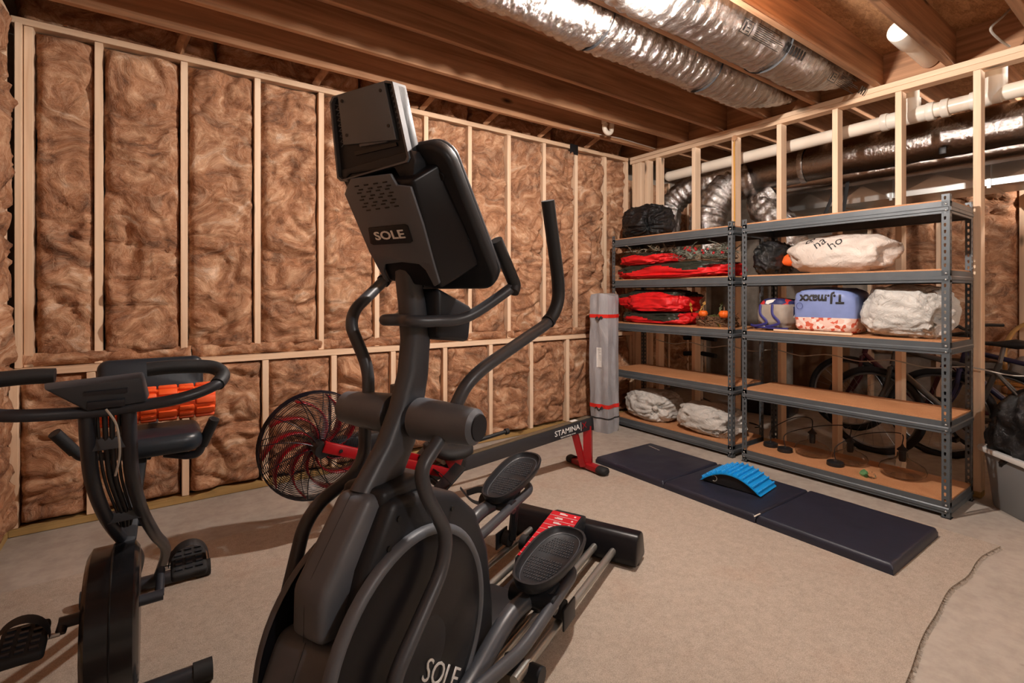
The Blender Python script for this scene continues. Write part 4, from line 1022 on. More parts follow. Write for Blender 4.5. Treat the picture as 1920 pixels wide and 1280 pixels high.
# pull handle resting beyond the seat, its knob end sticking out
ha = onY(880, 834, RY+.10); hb_ = onY(950, 812, RY+.10)
q = MB(); q.tube([ha-(hb_-ha)*1.2, hb_], .0125, 12); ho = q.build('pull_handle', M['foam_grip'], rw, 40)
q = MB(); q.tube([hb_-(hb_-ha).normalized()*.012, hb_+(hb_-ha).normalized()*.012], .02, 14); q.build('handle_knob', M['black_rubber'], ho, 40)
# foot plates with straps
for sy in (-1, 1):
    c = Vector((b.x-.10, RY+sy*.20, .22)); tl = Matrix.Translation(c) @ Matrix.Rotation(math.radians(-38), 4, 'Y')
    q = MB(); q.box((0, 0, 0), (.27, .11, .014), tl); fo = q.build('foot_plate', M['black_plastic'], rw, bevel=.005)
    q = MB(); q.tube([tl @ Vector((.02, .07*math.cos(a), .01+.075*math.sin(a))) for a in [PI*i/14 for i in range(15)]], .02, 4, flat=(.1, 1)); q.build('foot_strap', M['black_strap'], fo)
    q = MB(); q.tube([(c.x, RY+sy*.20, .20), (c.x, RY, .20)], .016, 10); q.build('foot_axle', M['black_plastic'], rw, 40)
# loose strap on the floor side
sp_ = onY(862, 945, RY-.25)
q = MB(); q.tube(smooth_path([(b.x-.02, RY-.24, .20), (b.x+.03, RY-.27, .13), (b.x+.10, RY-.28, .10), (b.x+.15, RY-.26, .13), (b.x+.10, RY-.25, .165), (b.x+.02, RY-.24, .16)], 5), .018, 4, flat=(.15, 1)); q.build('loose_strap', M['black_strap'], rw, 60)
# monitor on a stalk
mp = onY(748, 742, RY); 
q = MB(); q.tube([(mp.x-.1, RY, FC.z+.02), (mp.x-.02, RY, mp.z-.05)], .016, 10); q.build('monitor_stalk', M['black_plastic'], rw, 40)
q = MB(); q.box((mp.x, RY, mp.z), (.05, .15, .09)); mo_ = q.build('monitor', M['black_plastic'], rw, bevel=.008)
q = MB(); q.box((mp.x+.0, RY-.0755, mp.z+.012), (.034, .002, .045)); q.build('label', M['logo_white'], mo_)
q = MB(); q.tube([(mp.x+.01, RY-.05, mp.z-.04), (mp.x+.10, RY-.05, mp.z-.2), (mp.x+.2, RY-.03, .36)], .003, 5); q.build('cable', M['dark_wire'], rw, 60)
q = MB(); q.box((FC.x+.22, RY, FC.z-.03), (.34, .07, .10)); q.build('drive_housing', M['black_plastic'], rw, bevel=.015)
q = MB(); q.tube([(FC.x+.3, RY, FC.z-.05), P0+Vector((0, 0, -.05)), P0+ax*.06+Vector((0, 0, -.045))], .034, 8); q.build('neck', M['rower_rail'], rw, 40)
settle(rw, (fx+.7, RY, 0)); rw.location.z = .0125
# ================================================================ folding exercise bike
M['bike_tube'] = plain('bike_tube', (38, 40, 46), .4); M['bike_shell'] = plain('bike_shell', (24, 24, 26), .2)
M['bike_grey'] = plain('bike_grey', (54, 58, 64), .45); M['vinyl'] = plain('vinyl', (28, 36, 44), .38, bump=.1, bscale=60)
bk = empty('exercise_bike', (0, 0, 0), 0, 'black folding exercise bike with backrest standing near the insulated corner', 'exercise bike')
bx = lambda Y: -.03-.042*(2.62-Y)
G = .0125                                   # it stands on the rug
# stabilizers
for (yc, xa, xb) in ((2.62, -.235, .195), (1.90, -.265, .145)):
    q = MB(); q.tube([(xa, yc, .045), (xb, yc+.0, .045)], .028, 14); o = q.build('stabilizer', M['bike_tube'], bk, 40)
    for x, s in ((xa, -1), (xb, 1)): q = MB(); q.tube([(x-s*.045, yc, .0455), (x+s*.008, yc, .0455)], .033, 14); q.build('end_cap', M['black_rubber'], o, 40)
# double mast curving from the handlebar down to the rear stabilizer
mp_ = [onY(202, 762, 1.56), onY(205, 830, 1.59), onY(212, 900, 1.66), onY(234, 965, 1.80), onY(262, 1008, 2.0), onY(286, 1038, 2.25), Vector((bx(2.62), 2.60, .07))]
for sx in (-1, 1):
    P = [p+Vector((sx*.040, 0, 0)) for p in mp_]; q = MB(); q.tube(smooth_path(P, 6), .0165, 12); q.build('mast_tube', M['bike_tube'], bk, 60)
for i, f_ in ((1, .02), (3, .025)):
    q = MB(); q.box(mp_[i], (.08, .02, .03)); q.build('mast_plate', M['bike_grey'], bk, bevel=.003)
for k in range(4):
    q = MB(); o_ = Vector((-.021+.014*k, .01, 0)); q.tube(smooth_path([mp_[0]+o_, mp_[1]+o_*.9+Vector((0, -.01, 0)), mp_[2]+o_*.8, mp_[3]+o_*.7, mp_[3]+Vector((o_.x*.5, .08, -.06))], 6), .006 if k in (1, 2) else .0035, 7); q.build('cable' if k not in (1, 2) else 'spring_rod', M['dark_wire'], bk, 60)
# seat post frame: seat down to the flywheel shell
sp0 = onY(262, 835, 2.10); sp1 = onY(238, 1005, 1.98)
q = MB(); d_ = (sp1-sp0).normalized(); q.box(((sp1-sp0).length*.65, 0, 0), ((sp1-sp0).length*1.3, .05, .05), frame(sp0, d_, (1, 0, 0))); q.build('seat_post', M['bike_grey'], bk, bevel=.005)
q = MB(); q.lathe([(.010, 0), (.015, .018), (.012, .028), (0, .029)], 14, M=Matrix.Translation((sp1.x+.028, sp1.y+.012, sp1.z+.03)) @ Matrix.Rotation(PI/2, 4, 'Y')); q.build('knob', M['black_plastic'], bk, 50)
# flywheel shell
sc1 = onY(212, 1150, 1.86); SXc = sc1.x
prof = []
for k in range(26):
    a = 2*PI*k/26; r = .215+.02*math.cos(2*a); prof.append((1.88+r*math.cos(a)*.92, .315+r*math.sin(a)))
vs = []; lay = [(-.062, .90), (-.050, 1), (.050, 1), (.062, .90)]
for (dx, k) in lay: vs += [(SXc+dx, 1.88+(y-1.88)*k, .315+(z-.315)*k) for y, z in prof]
m = 26; q = MB(); q.add(vs, [(i*m+k, i*m+(k+1) % m, (i+1)*m+(k+1) % m, (i+1)*m+k) for i in range(3) for k in range(m)]+[tuple(range(m-1, -1, -1)), tuple(3*m+k for k in range(m))])
so_ = q.build('flywheel_shell', M['bike_shell'], bk, 45); fix(so_)
q = MB(); q.tube([(SXc, y+(.0 if True else 0), z) for y, z in prof], .0025, 4, closed=True); q.build('shell_seam', M['screw'], so_)
# cranks, pedals with straps
cr = Vector((SXc, 1.88, .34))
pedA = onY(102, 1212, 1.80); pedB = onY(330, 1062, 1.96)
q = MB(); q.tube([(SXc-.12, cr.y, cr.z), (SXc+.12, cr.y, cr.z)], .016, 12); q.build('crank_axle', M['bike_tube'], bk, 40)
for ped, sx in ((pedA, -1), (pedB, 1)):
    c0 = Vector((SXc+sx*.11, cr.y, cr.z)); c1 = Vector((SXc+sx*.115, ped.y, cr.z+(ped.z-cr.z)))
    c1 = Vector((SXc+sx*.115, cr.y-.02 if sx < 0 else cr.y+.09, ped.z-.0))
    q = MB(); q.tube([c0, c1], .0125, 10); co = q.build('crank', M['bike_tube'], bk, 40)
    px = Vector((c1.x+sx*.075, c1.y, c1.z))
    q = MB(); q.tube([c1, px], .007, 8); q.build('spindle', M['silver'], co, 40)
    T = Matrix.Translation(px) @ Matrix.Rotation(math.radians(16 if sx > 0 else 12), 4, 'X')
    q = MB(); q.box((0, 0, 0), (.10, .13, .028), T); po_ = q.build('pedal', M['black_rubber'], bk, bevel=.01, seg=3)
    for j in range(-2, 3):
        for i_ in range(-1, 2): q = MB(); q.box((i_*.028, j*.022, .0165), (.018, .008, .006), T @ Matrix.Rotation(0, 4, 'Z')); q.build('grip_rib', M['bike_tube'], po_)
    q = MB(); arc_ = [T @ Vector((.055*math.cos(a), -.005, .01+.07*math.sin(a))) for a in [PI*i/16 for i in range(17)]]; q.tube(arc_, .016, 4, flat=(.12, 1), up=(0, 1, 0)) if False else q.tube(arc_, .017, 6, flat=(1, .1), up=(0, 1, 0)); q.build('toe_strap', M['black_strap'], po_, 60)
# handlebar loop
hz = onY(187, 770, 1.55); cx = hz.x; hy = 1.55; zz = hz.z
right_ = [Vector((cx+.04, hy, zz)), Vector((cx+.16, hy-.01, zz+.012)), Vector((cx+.245, hy+.02, zz+.035)), Vector((cx+.262, hy+.06, zz+.055)), Vector((cx+.235, hy+.085, zz+.075)), Vector((cx+.15, hy+.09, zz+.082)), Vector((cx+.09, hy+.09, zz+.08))]
hp = [Vector((2*cx-p.x, p.y, p.z)) for p in reversed(right_)]+right_
q = MB(); q.tube(smooth_path(hp, 6), .0145, 12); hbo = q.build('handlebar', M['bike_tube'], bk, 60)
for P in (hp[:5], hp[-5:]):
    q = MB(); q.tube(smooth_path(P, 6), .0185, 12); q.build('foam_grip', M['foam_grip'], hbo, 60)
# console
f_ = [onY(118, 712, 1.50), onY(176, 762, 1.53), onY(268, 752, 1.53), onY(252, 704, 1.50)]
f_ = [Vector((cx-.115, hy-.06, zz+.095)), Vector((cx-.035, hy-.01, zz+.012)), Vector((cx+.075, hy-.01, zz+.012)), Vector((cx+.09, hy-.06, zz+.105))]
f_ = [Vector((cx-.092, hy-.055, zz+.068)), Vector((cx-.022, hy-.02, zz+.004)), Vector((cx+.092, hy-.02, zz+.012)), Vector((cx+.080, hy-.055, zz+.078))]
b__ = [p+Vector((.006*(1 if p.x > cx else -1), .035, .012)) for p in f_]
q = hexa(f_, b__); co_ = q.build('console', M['bike_grey'], bk, bevel=.006); fix(co_)
ce = sum(f_, Vector())/4; up_ = ((f_[0]+f_[3])/2-(f_[1]+f_[2])/2); Mq = frame(ce, (1, 0, 0), up_)
q = MB(); q.box((0, .012, .0), (.08, .010, .008), Mq); q.build('battery_cover', M['bike_tube'], co_)
q = MB(); q.box((0, -.022, .0), (.07, .02, .012), Mq); q.build('bracket', M['bike_tube'], co_, bevel=.002)
q = MB(); q.tube(smooth_path([ce+Vector((0, -.01, -.03)), ce+Vector((.02, -.015, -.07)), ce+Vector((.025, -.0, -.14)), ce+Vector((.015, .03, -.2))], 6), .0025, 5); q.build('sensor_cable', M['grey_wire'], bk, 60)
# seat, backrest and its side handles
sz = onY(296, 822, 2.10)
def pad(c, hx_, hy_, hz_, Mx, name, par):
    q = MB(); q.prism(rr(hx_, hy_, min(hx_, hy_)*.45, 6), -hz_, hz_, Mx); o = q.build(name, M['vinyl'], par, bevel=hz_*.8, seg=4); fix(o); return o
seat_ = pad(None, .125, .13, .032, Matrix.Translation(sz), 'seat', bk)
q = MB(); q.tube([sz+Vector((-.06, 0, -.03)), Vector((sp0.x, sp0.y, sp0.z-.03))], .02, 10); q.build('seat_stem', M['bike_tube'], bk, 40)
bz = onY(286, 708, 2.36)
pad(None, .165, .075, .03, Matrix.Translation(bz) @ Matrix.Rotation(math.radians(78), 4, 'X'), 'backrest', bk)
q = MB(); q.tube(smooth_path([bz+Vector((0, .05, -.03)), bz+Vector((0, .06, -.14)), sz+Vector((-.01, .16, -.05)), sz+Vector((-.02, .02, -.05))], 6), .016, 10); q.build('backrest_stem', M['bike_tube'], bk, 60)
for sx in (-1, 1):
    e1 = onY(402, 785, 2.02) if sx > 0 else onY(102, 812, 2.02)
    e2 = onY(372, 850, 2.06) if sx > 0 else onY(152, 858, 2.06)
    mid = Vector((sz.x+sx*.02, 2.10, sz.z-.055))
    P = [mid, Vector((e2.x-sx*.03, 2.07, e2.z-.005)), e2, e1]
    q = MB(); q.tube(fillet(P, .04), .0135, 12); so2 = q.build('seat_handle', M['bike_tube'], bk, 60)
    q = MB(); q.tube([e2+(e1-e2)*.25, e1], .017, 12); q.build('foam_grip', M['foam_grip'], so2, 50)
settle(bk, (bx(2.2), 2.2, 0.012))
for c in bk.children: c.location.z += .0125-.0
bk.location.z = .0
# --- orange ribbed foam roller lying on the seat
M['orange_foam'] = plain('orange_foam', (226, 84, 26), .55, bump=.1, bscale=120)
rc = onY(300, 766, 2.16); rc.z = sz.z+.032+.0125+.064; RR_ = .062; LN_ = .33
fo_ = empty('foam_roller', (rc.x, rc.y, rc.z), 0, 'orange ribbed foam roller lying across the exercise bike seat', 'foam roller')
q = MB(); q.tube([(-LN_/2, 0, 0), (LN_/2, 0, 0)], .052, 28); co = q.build('core', M['orange_foam'], fo_, 40)
for k, (xa, xb, n_) in enumerate([(-.163, -.12, 14), (-.115, -.06, 9), (-.055, -.01, 14), (-.005, .05, 9), (.055, .10, 14), (.105, .163, 9)]):
    for j in range(n_):
        a = 2*PI*j/n_; q = MB(); q.box(((xa+xb)/2, 0, .055), (xb-xa, .016 if n_ == 14 else .026, .014), Matrix.Rotation(a, 4, 'X')); q.build('rib', M['orange_foam'], fo_, bevel=.004)
# ================================================================ bags and boxes on the shelves
from mathutils.bvhtree import BVHTree
def plastic(name, c, rough=.35, scale=18, strength=.5, trans=0.):
    t = NT(name); v = t.coord(); a = t.noise(v, scale, 6, .65, 2.5); b = t.noise(v, scale*.25, 3)
    lo = tuple(int(x*.9) for x in c); t.color(t.ramp(b, [(.3, lo), (.7, c)])); t.set(Roughness=rough); t.bump(a, strength, .02)
    if trans: t.set(Transmission_Weight=trans, IOR=1.1)
    return t.m
M['bag_black'] = plastic('bag_black', (22, 23, 24), .16, 11, .8)
M['bag_white'] = plastic('bag_white', (226, 222, 214), .36, 16, .9); M['bag_cream'] = plastic('bag_cream', (222, 208, 196), .34, 10, .7)
M['cloth_red'] = plain('cloth_red', (206, 18, 22), .6, var=.12, bump=.15, bscale=60); M['window_green'] = plastic('window_green', (44, 48, 40), .25, 14, .4)
M['strap_dark'] = plain('strap_dark', (34, 30, 30), .7)
def sack_fn(dims, seed, n=2.6, fold=.03, flat=True, knot=None, lump=.08):
    hx, hy, hz = dims[0]/2, dims[1]/2, dims[2]/2
    kn = Vector(knot).normalized() if knot else None
    def fn(a, b):
        th = 2*PI*a; ph = PI*(b-.5); ct, st, cp, sp = math.cos(th), math.sin(th), math.cos(ph), math.sin(ph)
        e = 2/n
        f = lambda q: math.copysign(abs(q)**e, q)
        p = Vector((f(ct)*f(cp), f(st)*f(cp), f(sp))); u = Vector((ct*cp, st*cp, sp))
        k = 1+lump*fbm(u*1.7+Vector((seed, seed*2, 0)), 3)
        if kn:
            dk = (u-kn).length; ang_ = math.atan2(u.cross(kn).x+u.cross(kn).z*.7, u.cross(kn).y)
            k += fold*1.1*math.sin(ang_*9+seed+3*fbm(u*2+Vector((seed, 0, 0)), 2))*max(0, 1-dk/1.2)
            k -= .28*max(0, 1-dk/.42)**1.0
        k += fold*(1-2.2*abs(noise.noise(u*3.1+Vector((0, seed, seed)))))*.8+fold*.6*noise.noise(u*7.5+Vector((seed, 0, 0)))
        q = Vector((p.x*hx*k, p.y*hy*k, p.z*hz*k))
        if flat: q.z = max(q.z, -hz*.93)
        return (q.x, q.y, q.z+hz*.93)
    return fn
def sack(name, base, dims, seed, mat, label, cat='bag', group=None, res=(56, 36), rz=0, knot_part=None, split=None, parent=None, **kw):
    """a soft bag standing on base; split=(test, name, material) turns part of the surface into a panel of its own"""
    fn = sack_fn(dims, seed, **kw); nu, nv = res; mb = MB(); mb.grid(fn, nu, nv, closed_u=True)
    n0 = len(mb.v)
    mb.f += [tuple(range(nu-1, -1, -1)), tuple((nv-1)*nu+i for i in range(nu))]
    r = empty(name, base, rz, label, cat, group)
    if split:
        fa = [f for f in mb.f if not split[0](sum((Vector(mb.v[i]) for i in f), Vector())/len(f))]; fb = [f for f in mb.f if split[0](sum((Vector(mb.v[i]) for i in f), Vector())/len(f))]
        for nm, ff, mt_ in (('bag_body', fa, mat), (split[1], fb, split[2])):
            me = bpy.data.meshes.new(nm); used = sorted({i for f in ff for i in f}); mp = {i: k for k, i in enumerate(used)}
            me.from_pydata([mb.v[i] for i in used], [], [tuple(mp[i] for i in f) for f in ff]); me.materials.append(mt_)
            me.polygons.foreach_set('use_smooth', [True]*len(me.polygons)); o = bpy.data.objects.new(nm, me); COL.objects.link(o); o.parent = r
    else:
        mb.build('bag_body', mat, r, 180)
    if knot_part:
        q = MB(); d = Vector(knot_part); c = Vector((d.x*dims[0]/2*.72, d.y*dims[1]/2*.72, d.z*dims[2]/2*.72+dims[2]*.465)); dn = d.normalized()
        q.tube([c, c+dn*.025, c+dn*.04, c+dn*.07, c+dn*.085], [.02, .014, .010, .026, .012], 12); q.build('tied_neck', mat, r, 180)
    return r
def wrap_text(r, txt, size, mat, centre_yz, rot, name='lettering', sx=1., back=3.3, offset=0):
    """letters laid on the front of a bag by dropping their points on its surface"""
    bvh = BVHTree.FromPolygons(*(lambda V, F: (V, F))([Vector(v.co) for c in r.children for v in c.data.vertices] if False else [v.co.copy() for v in r.children[0].data.vertices], [tuple(p.vertices) for p in r.children[0].data.polygons]))
    c = bpy.data.curves.new(name, 'FONT'); c.body = txt; c.size = size; c.align_x = 'CENTER'; c.align_y = 'CENTER'; c.resolution_u = 2; c.offset = offset
    t = bpy.data.objects.new(name, c); COL.objects.link(t); me = bpy.data.meshes.new_from_object(t.evaluated_get(bpy.context.evaluated_depsgraph_get())); bpy.data.objects.remove(t)
    bm = bmesh.new(); bm.from_mesh(me); bmesh.ops.triangulate(bm, faces=bm.faces); bmesh.ops.subdivide_edges(bm, edges=[e for e in bm.edges if e.calc_length() > size*.12], cuts=2, use_grid_fill=True)
    bmesh.ops.triangulate(bm, faces=bm.faces); ca, sa = math.cos(rot), math.sin(rot)
    inv = r.matrix_basis.inverted()
    for v in bm.verts:
        x, z = v.co.x*sx, v.co.y; y_ = -(x*ca-z*sa); z_ = x*sa+z*ca      # reading direction runs to -Y as seen from the room
        o = inv @ Vector((back, centre_yz[0]+y_, centre_yz[1]+z_)); d = inv.to_3x3() @ Vector((1, 0, 0))
        h, nrm, _, _ = bvh.ray_cast(o, d)
        v.co = (h-d*.0025) if h else o+d*.6
    bm.to_mesh(me); bm.free(); me.materials.clear(); me.materials.append(mat); o = bpy.data.objects.new(name, me); COL.objects.link(o); o.parent = r; return o
T = [z+.0105 for z in LV]
# --- shelf unit by the corner
sack('trash_bag', (3.86, 3.17, T[4]), (.36, .44, .315), 2.3, M['bag_black'], 'full black trash bag on top of the shelf unit in the corner', knot=(-.8, -.5, -.2), fold=.12, n=2.7, res=(110, 70))
sack('trash_bag', (3.93, 3.42, T[4]), (.26, .09, .14), 5.9, M['bag_black'], 'small slumped black bag squeezed behind the full trash bag', knot=(-.5, .6, .3), fold=.06)
win = lambda z: (lambda p: p.z > z+.012*math.sin(p.y*14))
sack('storage_bag', (3.84, 2.82, T[3]), (.46, 1.14, .14), 3.1, M['cloth_red'], 'long red storage bag with dark clear top lying lowest under the frosted garland', 'storage bag', 'red storage bags', split=(lambda p: p.z > .085+.025*math.sin(p.y*9+1), 'clear_window', M['window_green']), fold=.05, n=3.4, lump=.14, res=(180, 80))
sack('storage_bag', (3.82, 3.08, T[3]+.128), (.40, .56, .11), 8.4, M['cloth_red'], 'short red storage bag lying on the long one below pale dried twigs', 'storage bag', 'red storage bags', split=(lambda p: p.z > .085+.01*math.sin(p.y*20), 'clear_window', M['window_green']), fold=.05, n=3.2, lump=.16, res=(150, 70))
sack('storage_bag', (3.85, 3.00, T[2]), (.42, .72, .115), 12.2, M['window_green'], 'flat dark storage bag with red trim lying under another red bag', 'storage bag', 'red storage bags', split=(lambda p: p.z < .045+.02*math.sin(p.y*11) or p.y < -.30, 'red_trim', M['cloth_red']), fold=.05, n=3.4, lump=.12, res=(150, 70))
sack('storage_bag', (3.83, 3.01, T[2]+.108), (.42, .74, .20), 15.7, M['cloth_red'], 'bulging red storage bag stacked beside the autumn wreath', 'storage bag', 'red storage bags', split=(lambda p: p.z > .15+.03*math.sin(p.y*7+2), 'clear_window', M['window_green']), fold=.06, n=3.0, lump=.16, res=(180, 80))
# twigs, garlands, wreaths
M['twig'] = plain('twig', (112, 84, 60), .8); M['twig_pale'] = plain('twig_pale', (196, 178, 152), .7); M['needle'] = plain('needle', (44, 56, 40), .7); M['needle_frost'] = plain('needle_frost', (132, 134, 120), .7)
M['berry'] = plain('berry', (176, 18, 28), .25); M['pumpkin'] = plain('pumpkin', (232, 104, 26), .5, var=.08); M['leaf_gold'] = plain('leaf_gold', (178, 128, 40), .6, var=.15); M['leaf_green'] = plain('leaf_green', (84, 92, 48), .6)
def garland(base, ly, lx, lz, seed, n, mats, label, berries=0, name='garland', cat='garland'):
    r = empty(name, base, 0, label, cat); rn = random.Random(seed)
    mbs = [MB() for _ in mats]
    for i in range(n):
        y = rn.uniform(-ly, ly); x = rn.uniform(-lx, lx); z = rn.uniform(0.01, lz*.75); d = Vector((rn.uniform(-1, .6), rn.uniform(-1, 1), rn.uniform(-.1, .55))).normalized()*rn.uniform(.05, .13)
        k = rn.randrange(len(mats)); p = Vector((x, y, z)); c = p+d; c.z = max(.004, c.z)
        mbs[k].tube([p, (p+c)/2+Vector((0, 0, .008)), c], [.0022, .0016, .0008], 3, caps=False)
        for j in range(5):
            q0 = p+(c-p)*(.3+.14*j); s = Vector((rn.uniform(-1, 1), rn.uniform(-1, 1), rn.uniform(-.3, 1))).normalized()*.022
            e_ = q0+s; e_.z = max(.003, e_.z); mbs[k].tube([q0, e_], [.001, .0005], 3, caps=False)
    for mb, m_ in zip(mbs, mats): tag(mb.build('sprigs', m_, r), kind='stuff')
    q = MB(); q.tube(smooth_path([(0, -ly, .012), (lx*.4, -ly*.3, .015), (-lx*.3, ly*.3, .014), (0, ly, .012)], 6), .008, 6); q.build('stem', M['twig'], r, 60)
    for b in range(berries):
        y = rn.uniform(-ly*.9, ly*.9); q = MB(); q.lathe([(.0005, -.011), (.008, -.008), (.011, 0), (.008, .008), (.0005, .011)], 8, (rn.uniform(-lx, -lx*.3), y, rn.uniform(lz*.35, lz*.9))); q.build('berry', M['berry'], r, 180)
    return r
garland((3.80, 2.50, T[3]+.135), .27, .14, .13, 4, 210, [M['needle'], M['needle_frost'], M['needle_frost']], 'frosted evergreen garland with red berries lying on the long red bag', 16)
garland((3.80, 3.08, T[3]+.232), .24, .10, .045, 9, 90, [M['twig_pale'], M['needle'], M['twig_pale']], 'pale dried twigs lying on the short red bag', 0, 'dried_twigs', 'twigs')
def wreath(base, R_, label):
    r = empty('autumn_wreath', base, 0, label, 'wreath'); rn = random.Random(21)
    mb = MB()
    for i in range(90):
        a0 = rn.uniform(0, 2*PI); rr_ = R_+rn.uniform(-.045, .045); z = rn.uniform(.008, .075); pts = []
        for k in range(7):
            a = a0+k*.22; pts.append(((rr_+.01*math.sin(k*2+i))*.95*math.cos(a), (rr_+.012*math.cos(k*2.3+i))*math.sin(a), max(.004, z+.012*math.sin(k*1.7+i*1.3))))
        mb.tube(pts, .0028, 4)
    for i in range(40):
        a = rn.uniform(0, 2*PI); p = Vector((R_*math.cos(a), R_*math.sin(a), .05)); d = Vector((math.cos(a+.9)*.05, math.sin(a+.9)*.05, rn.uniform(-.03, .08))); e_ = p+d; e_.z = max(.004, e_.z); mb.tube([p, e_], [.002, .0008], 3, caps=False)
    tag(mb.build('twig_ring', M['twig'], r), kind='stuff')
    for (x, y, s) in ((-.10, .065, .040), (-.085, -.115, .045)):
        q = MB(); N = 30; vs = []; prof = [(.1, -.8), (.6, -.75), (.95, -.3), (1, .1), (.8, .6), (.4, .78), (.1, .66)]
        for pr, pz in prof:
            for k in range(N): a = 2*PI*k/N; lobes = 1-.12*abs(math.cos(a*4)); vs.append((x+s*pr*lobes*math.cos(a), y+s*pr*lobes*math.sin(a), .105+s*.85*pz))
        q.add(vs, [(i*N+k, i*N+(k+1) % N, (i+1)*N+(k+1) % N, (i+1)*N+k) for i in range(6) for k in range(N)]+[tuple(range(N-1, -1, -1)), tuple(6*N+k for k in range(N))]); po = q.build('pumpkin', M['pumpkin'], r, 60)
        q = MB(); q.tube([(x, y, .105+s*.5), (x+.004, y, .105+s), (x+.01, y+.006, .105+s*1.25)], [.008, .006, .005], 7); q.build('stem', M['twig'], po, 60)
    leaf = [(0, 0), (.35, .22), (.25, .5), (.6, .55), (.55, .8), (1, 1), (.8, .55), (.55, .6), (.5, .25), (.22, .35)]
    lfs = [(-.11, .165, .11, .4, 'leaf_gold'), (-.12, .0, .09, 2.4, 'leaf_green'), (-.13, -.07, .05, 3.6, 'leaf_green'), (-.05, .13, .12, 1.2, 'leaf_gold'), (-.12, -.10, .03, 4.2, 'leaf_gold'), (.0, -.02, .11, .9, 'leaf_green')]
    for (x, y, z, a, mname) in lfs:
        q = MB(); S = .075; Mx = Matrix.Translation((x, y, z)) @ Matrix.Rotation(a, 4, 'X') @ Matrix.Rotation(-1.1, 4, 'Y'); q.prism([(p[0]*S, p[1]*S) for p in leaf], -.0008, .0008, Mx); q.build('leaf', M[mname], r)
    return r
wreath((3.84, 2.43, T[2]), .125, 'twig wreath with orange pumpkins and leaves on the shelf beside red bags')
# white sacks on the bottom shelf
sack('sack', (3.86, 3.10, T[0]), (.40, .50, .27), 31, M['bag_white'], 'white tied sack with gathered neck nearest the wall corner on the bottom shelf', 'bag', 'white sacks on the bottom shelf', knot=(-.8, -.6, .0), fold=.08, knot_part=(-.8, -.6, .05), n=2.7, res=(110, 70))
sack('sack', (3.86, 2.50, T[0]), (.38, .54, .24), 37, M['bag_white'], 'white sack with a folded flap lying at the post side of the bottom shelf', 'bag', 'white sacks on the bottom shelf', knot=(-.4, -.9, -.1), fold=.08, n=2.7, res=(110, 70))
# --- shelf unit with the printed bags
sack('trash_bag', (3.86, 1.965, T[3]), (.36, .21, .26), 41, M['bag_black'], 'shiny black bag beside the cream lettered bag', knot=(-.6, .3, .6), fold=.11, n=2.6, res=(90, 60))
cr_ = sack('shopping_bag', (3.85, 1.50, T[3]), (.36, .66, .275), 47, M['bag_cream'], 'cream plastic shopping bag with black letters and an orange tip', 'shopping bag', knot=(-.35, -.95, -.1), fold=.05, n=2.3, lump=.10, split=None, res=(80, 44))
M['ink'] = plain('ink', (22, 20, 20), .5); M['orange_cloth'] = plain('orange_cloth', (232, 96, 30), .6, var=.08)
wrap_text(cr_, 'B', .075, M['ink'], (1.655, T[3]+.225), math.radians(-68), 'lettering'); wrap_text(cr_, 'ha', .085, M['ink'], (1.575, T[3]+.205), math.radians(38), 'lettering'); wrap_text(cr_, 'ho', .085, M['ink'], (1.475, T[3]+.195), math.radians(38), 'lettering')
q = MB(); q.tube([(-.02, .29, .12), (-.05, .345, .10), (-.06, .385, .085)], [.06, .04, .004], 10, flat=(1, .7)); q.build('orange_tip', M['orange_cloth'], cr_, 60)
pl_s = empty('folder', (3.80, 1.50, T[3]-.0), 0, 'thin flat dark folder with green corner under the cream bag', 'folder')
# patterned tote lying on its side
def checker(name, c1, c2, c3, sc):
    t = NT(name); v = t.coord((sc, sc, sc)); vo = t.new('ShaderNodeTexVoronoi'); vo.inputs['Scale'].default_value = 1.; t.link(v, vo.inputs['Vector'])
    r_ = t.new('ShaderNodeSeparateColor'); t.link(vo.outputs['Color'], r_.inputs[0]); rp = t.ramp(r_.outputs[0], [(.3, c1), (.5, c2), (.75, c3)])
    for n_ in t.n:
        if n_.type == 'VALTORGB': n_.color_ramp.interpolation = 'CONSTANT'
    t.color(rp); t.set(Roughness=.55); return t.m
M['tote_grey'] = plain('tote_grey', (150, 138, 126), .6, var=.06, bump=.1, bscale=25); M['tote_pattern'] = checker('tote_pattern', (44, 48, 92), (190, 44, 44), (226, 220, 214), 16); M['navy'] = plain('navy', (44, 42, 110), .6)
to_ = sack('tote_bag', (3.86, 1.90, T[2]), (.36, .27, .245), 53, M['tote_grey'], 'grey tote bag with coloured border and blue straps lying beside the blue printed bag', 'tote bag', fold=.03, n=3.2, lump=.07, split=(lambda p: p.z > .19 or p.y < -.13, 'pattern_border', M['tote_pattern']))
for dy in (.02, -.07):
    q = MB(); q.tube(smooth_path([(-.175, dy+.06, .19), (-.192, dy+.05, .12), (-.198, dy+.0, .06), (-.19, dy+.08, .03), (-.18, dy+.13, .035)], 6), .010, 5, flat=(.25, 1)); q.build('strap', M['navy'], to_, 60)
q = MB(); q.box((-.185, .06, .03), (.004, .05, .022)); q.build('tag', M['logo_white'], to_)
q = MB(); q.tube(smooth_path([(-.15, .125, .012), (-.18, .06, .02), (-.18, -.05, .015), (-.17, -.12, .018)], 6), .016, 6, flat=(.5, 1)); q.build('gusset', M['navy'], to_, 60)
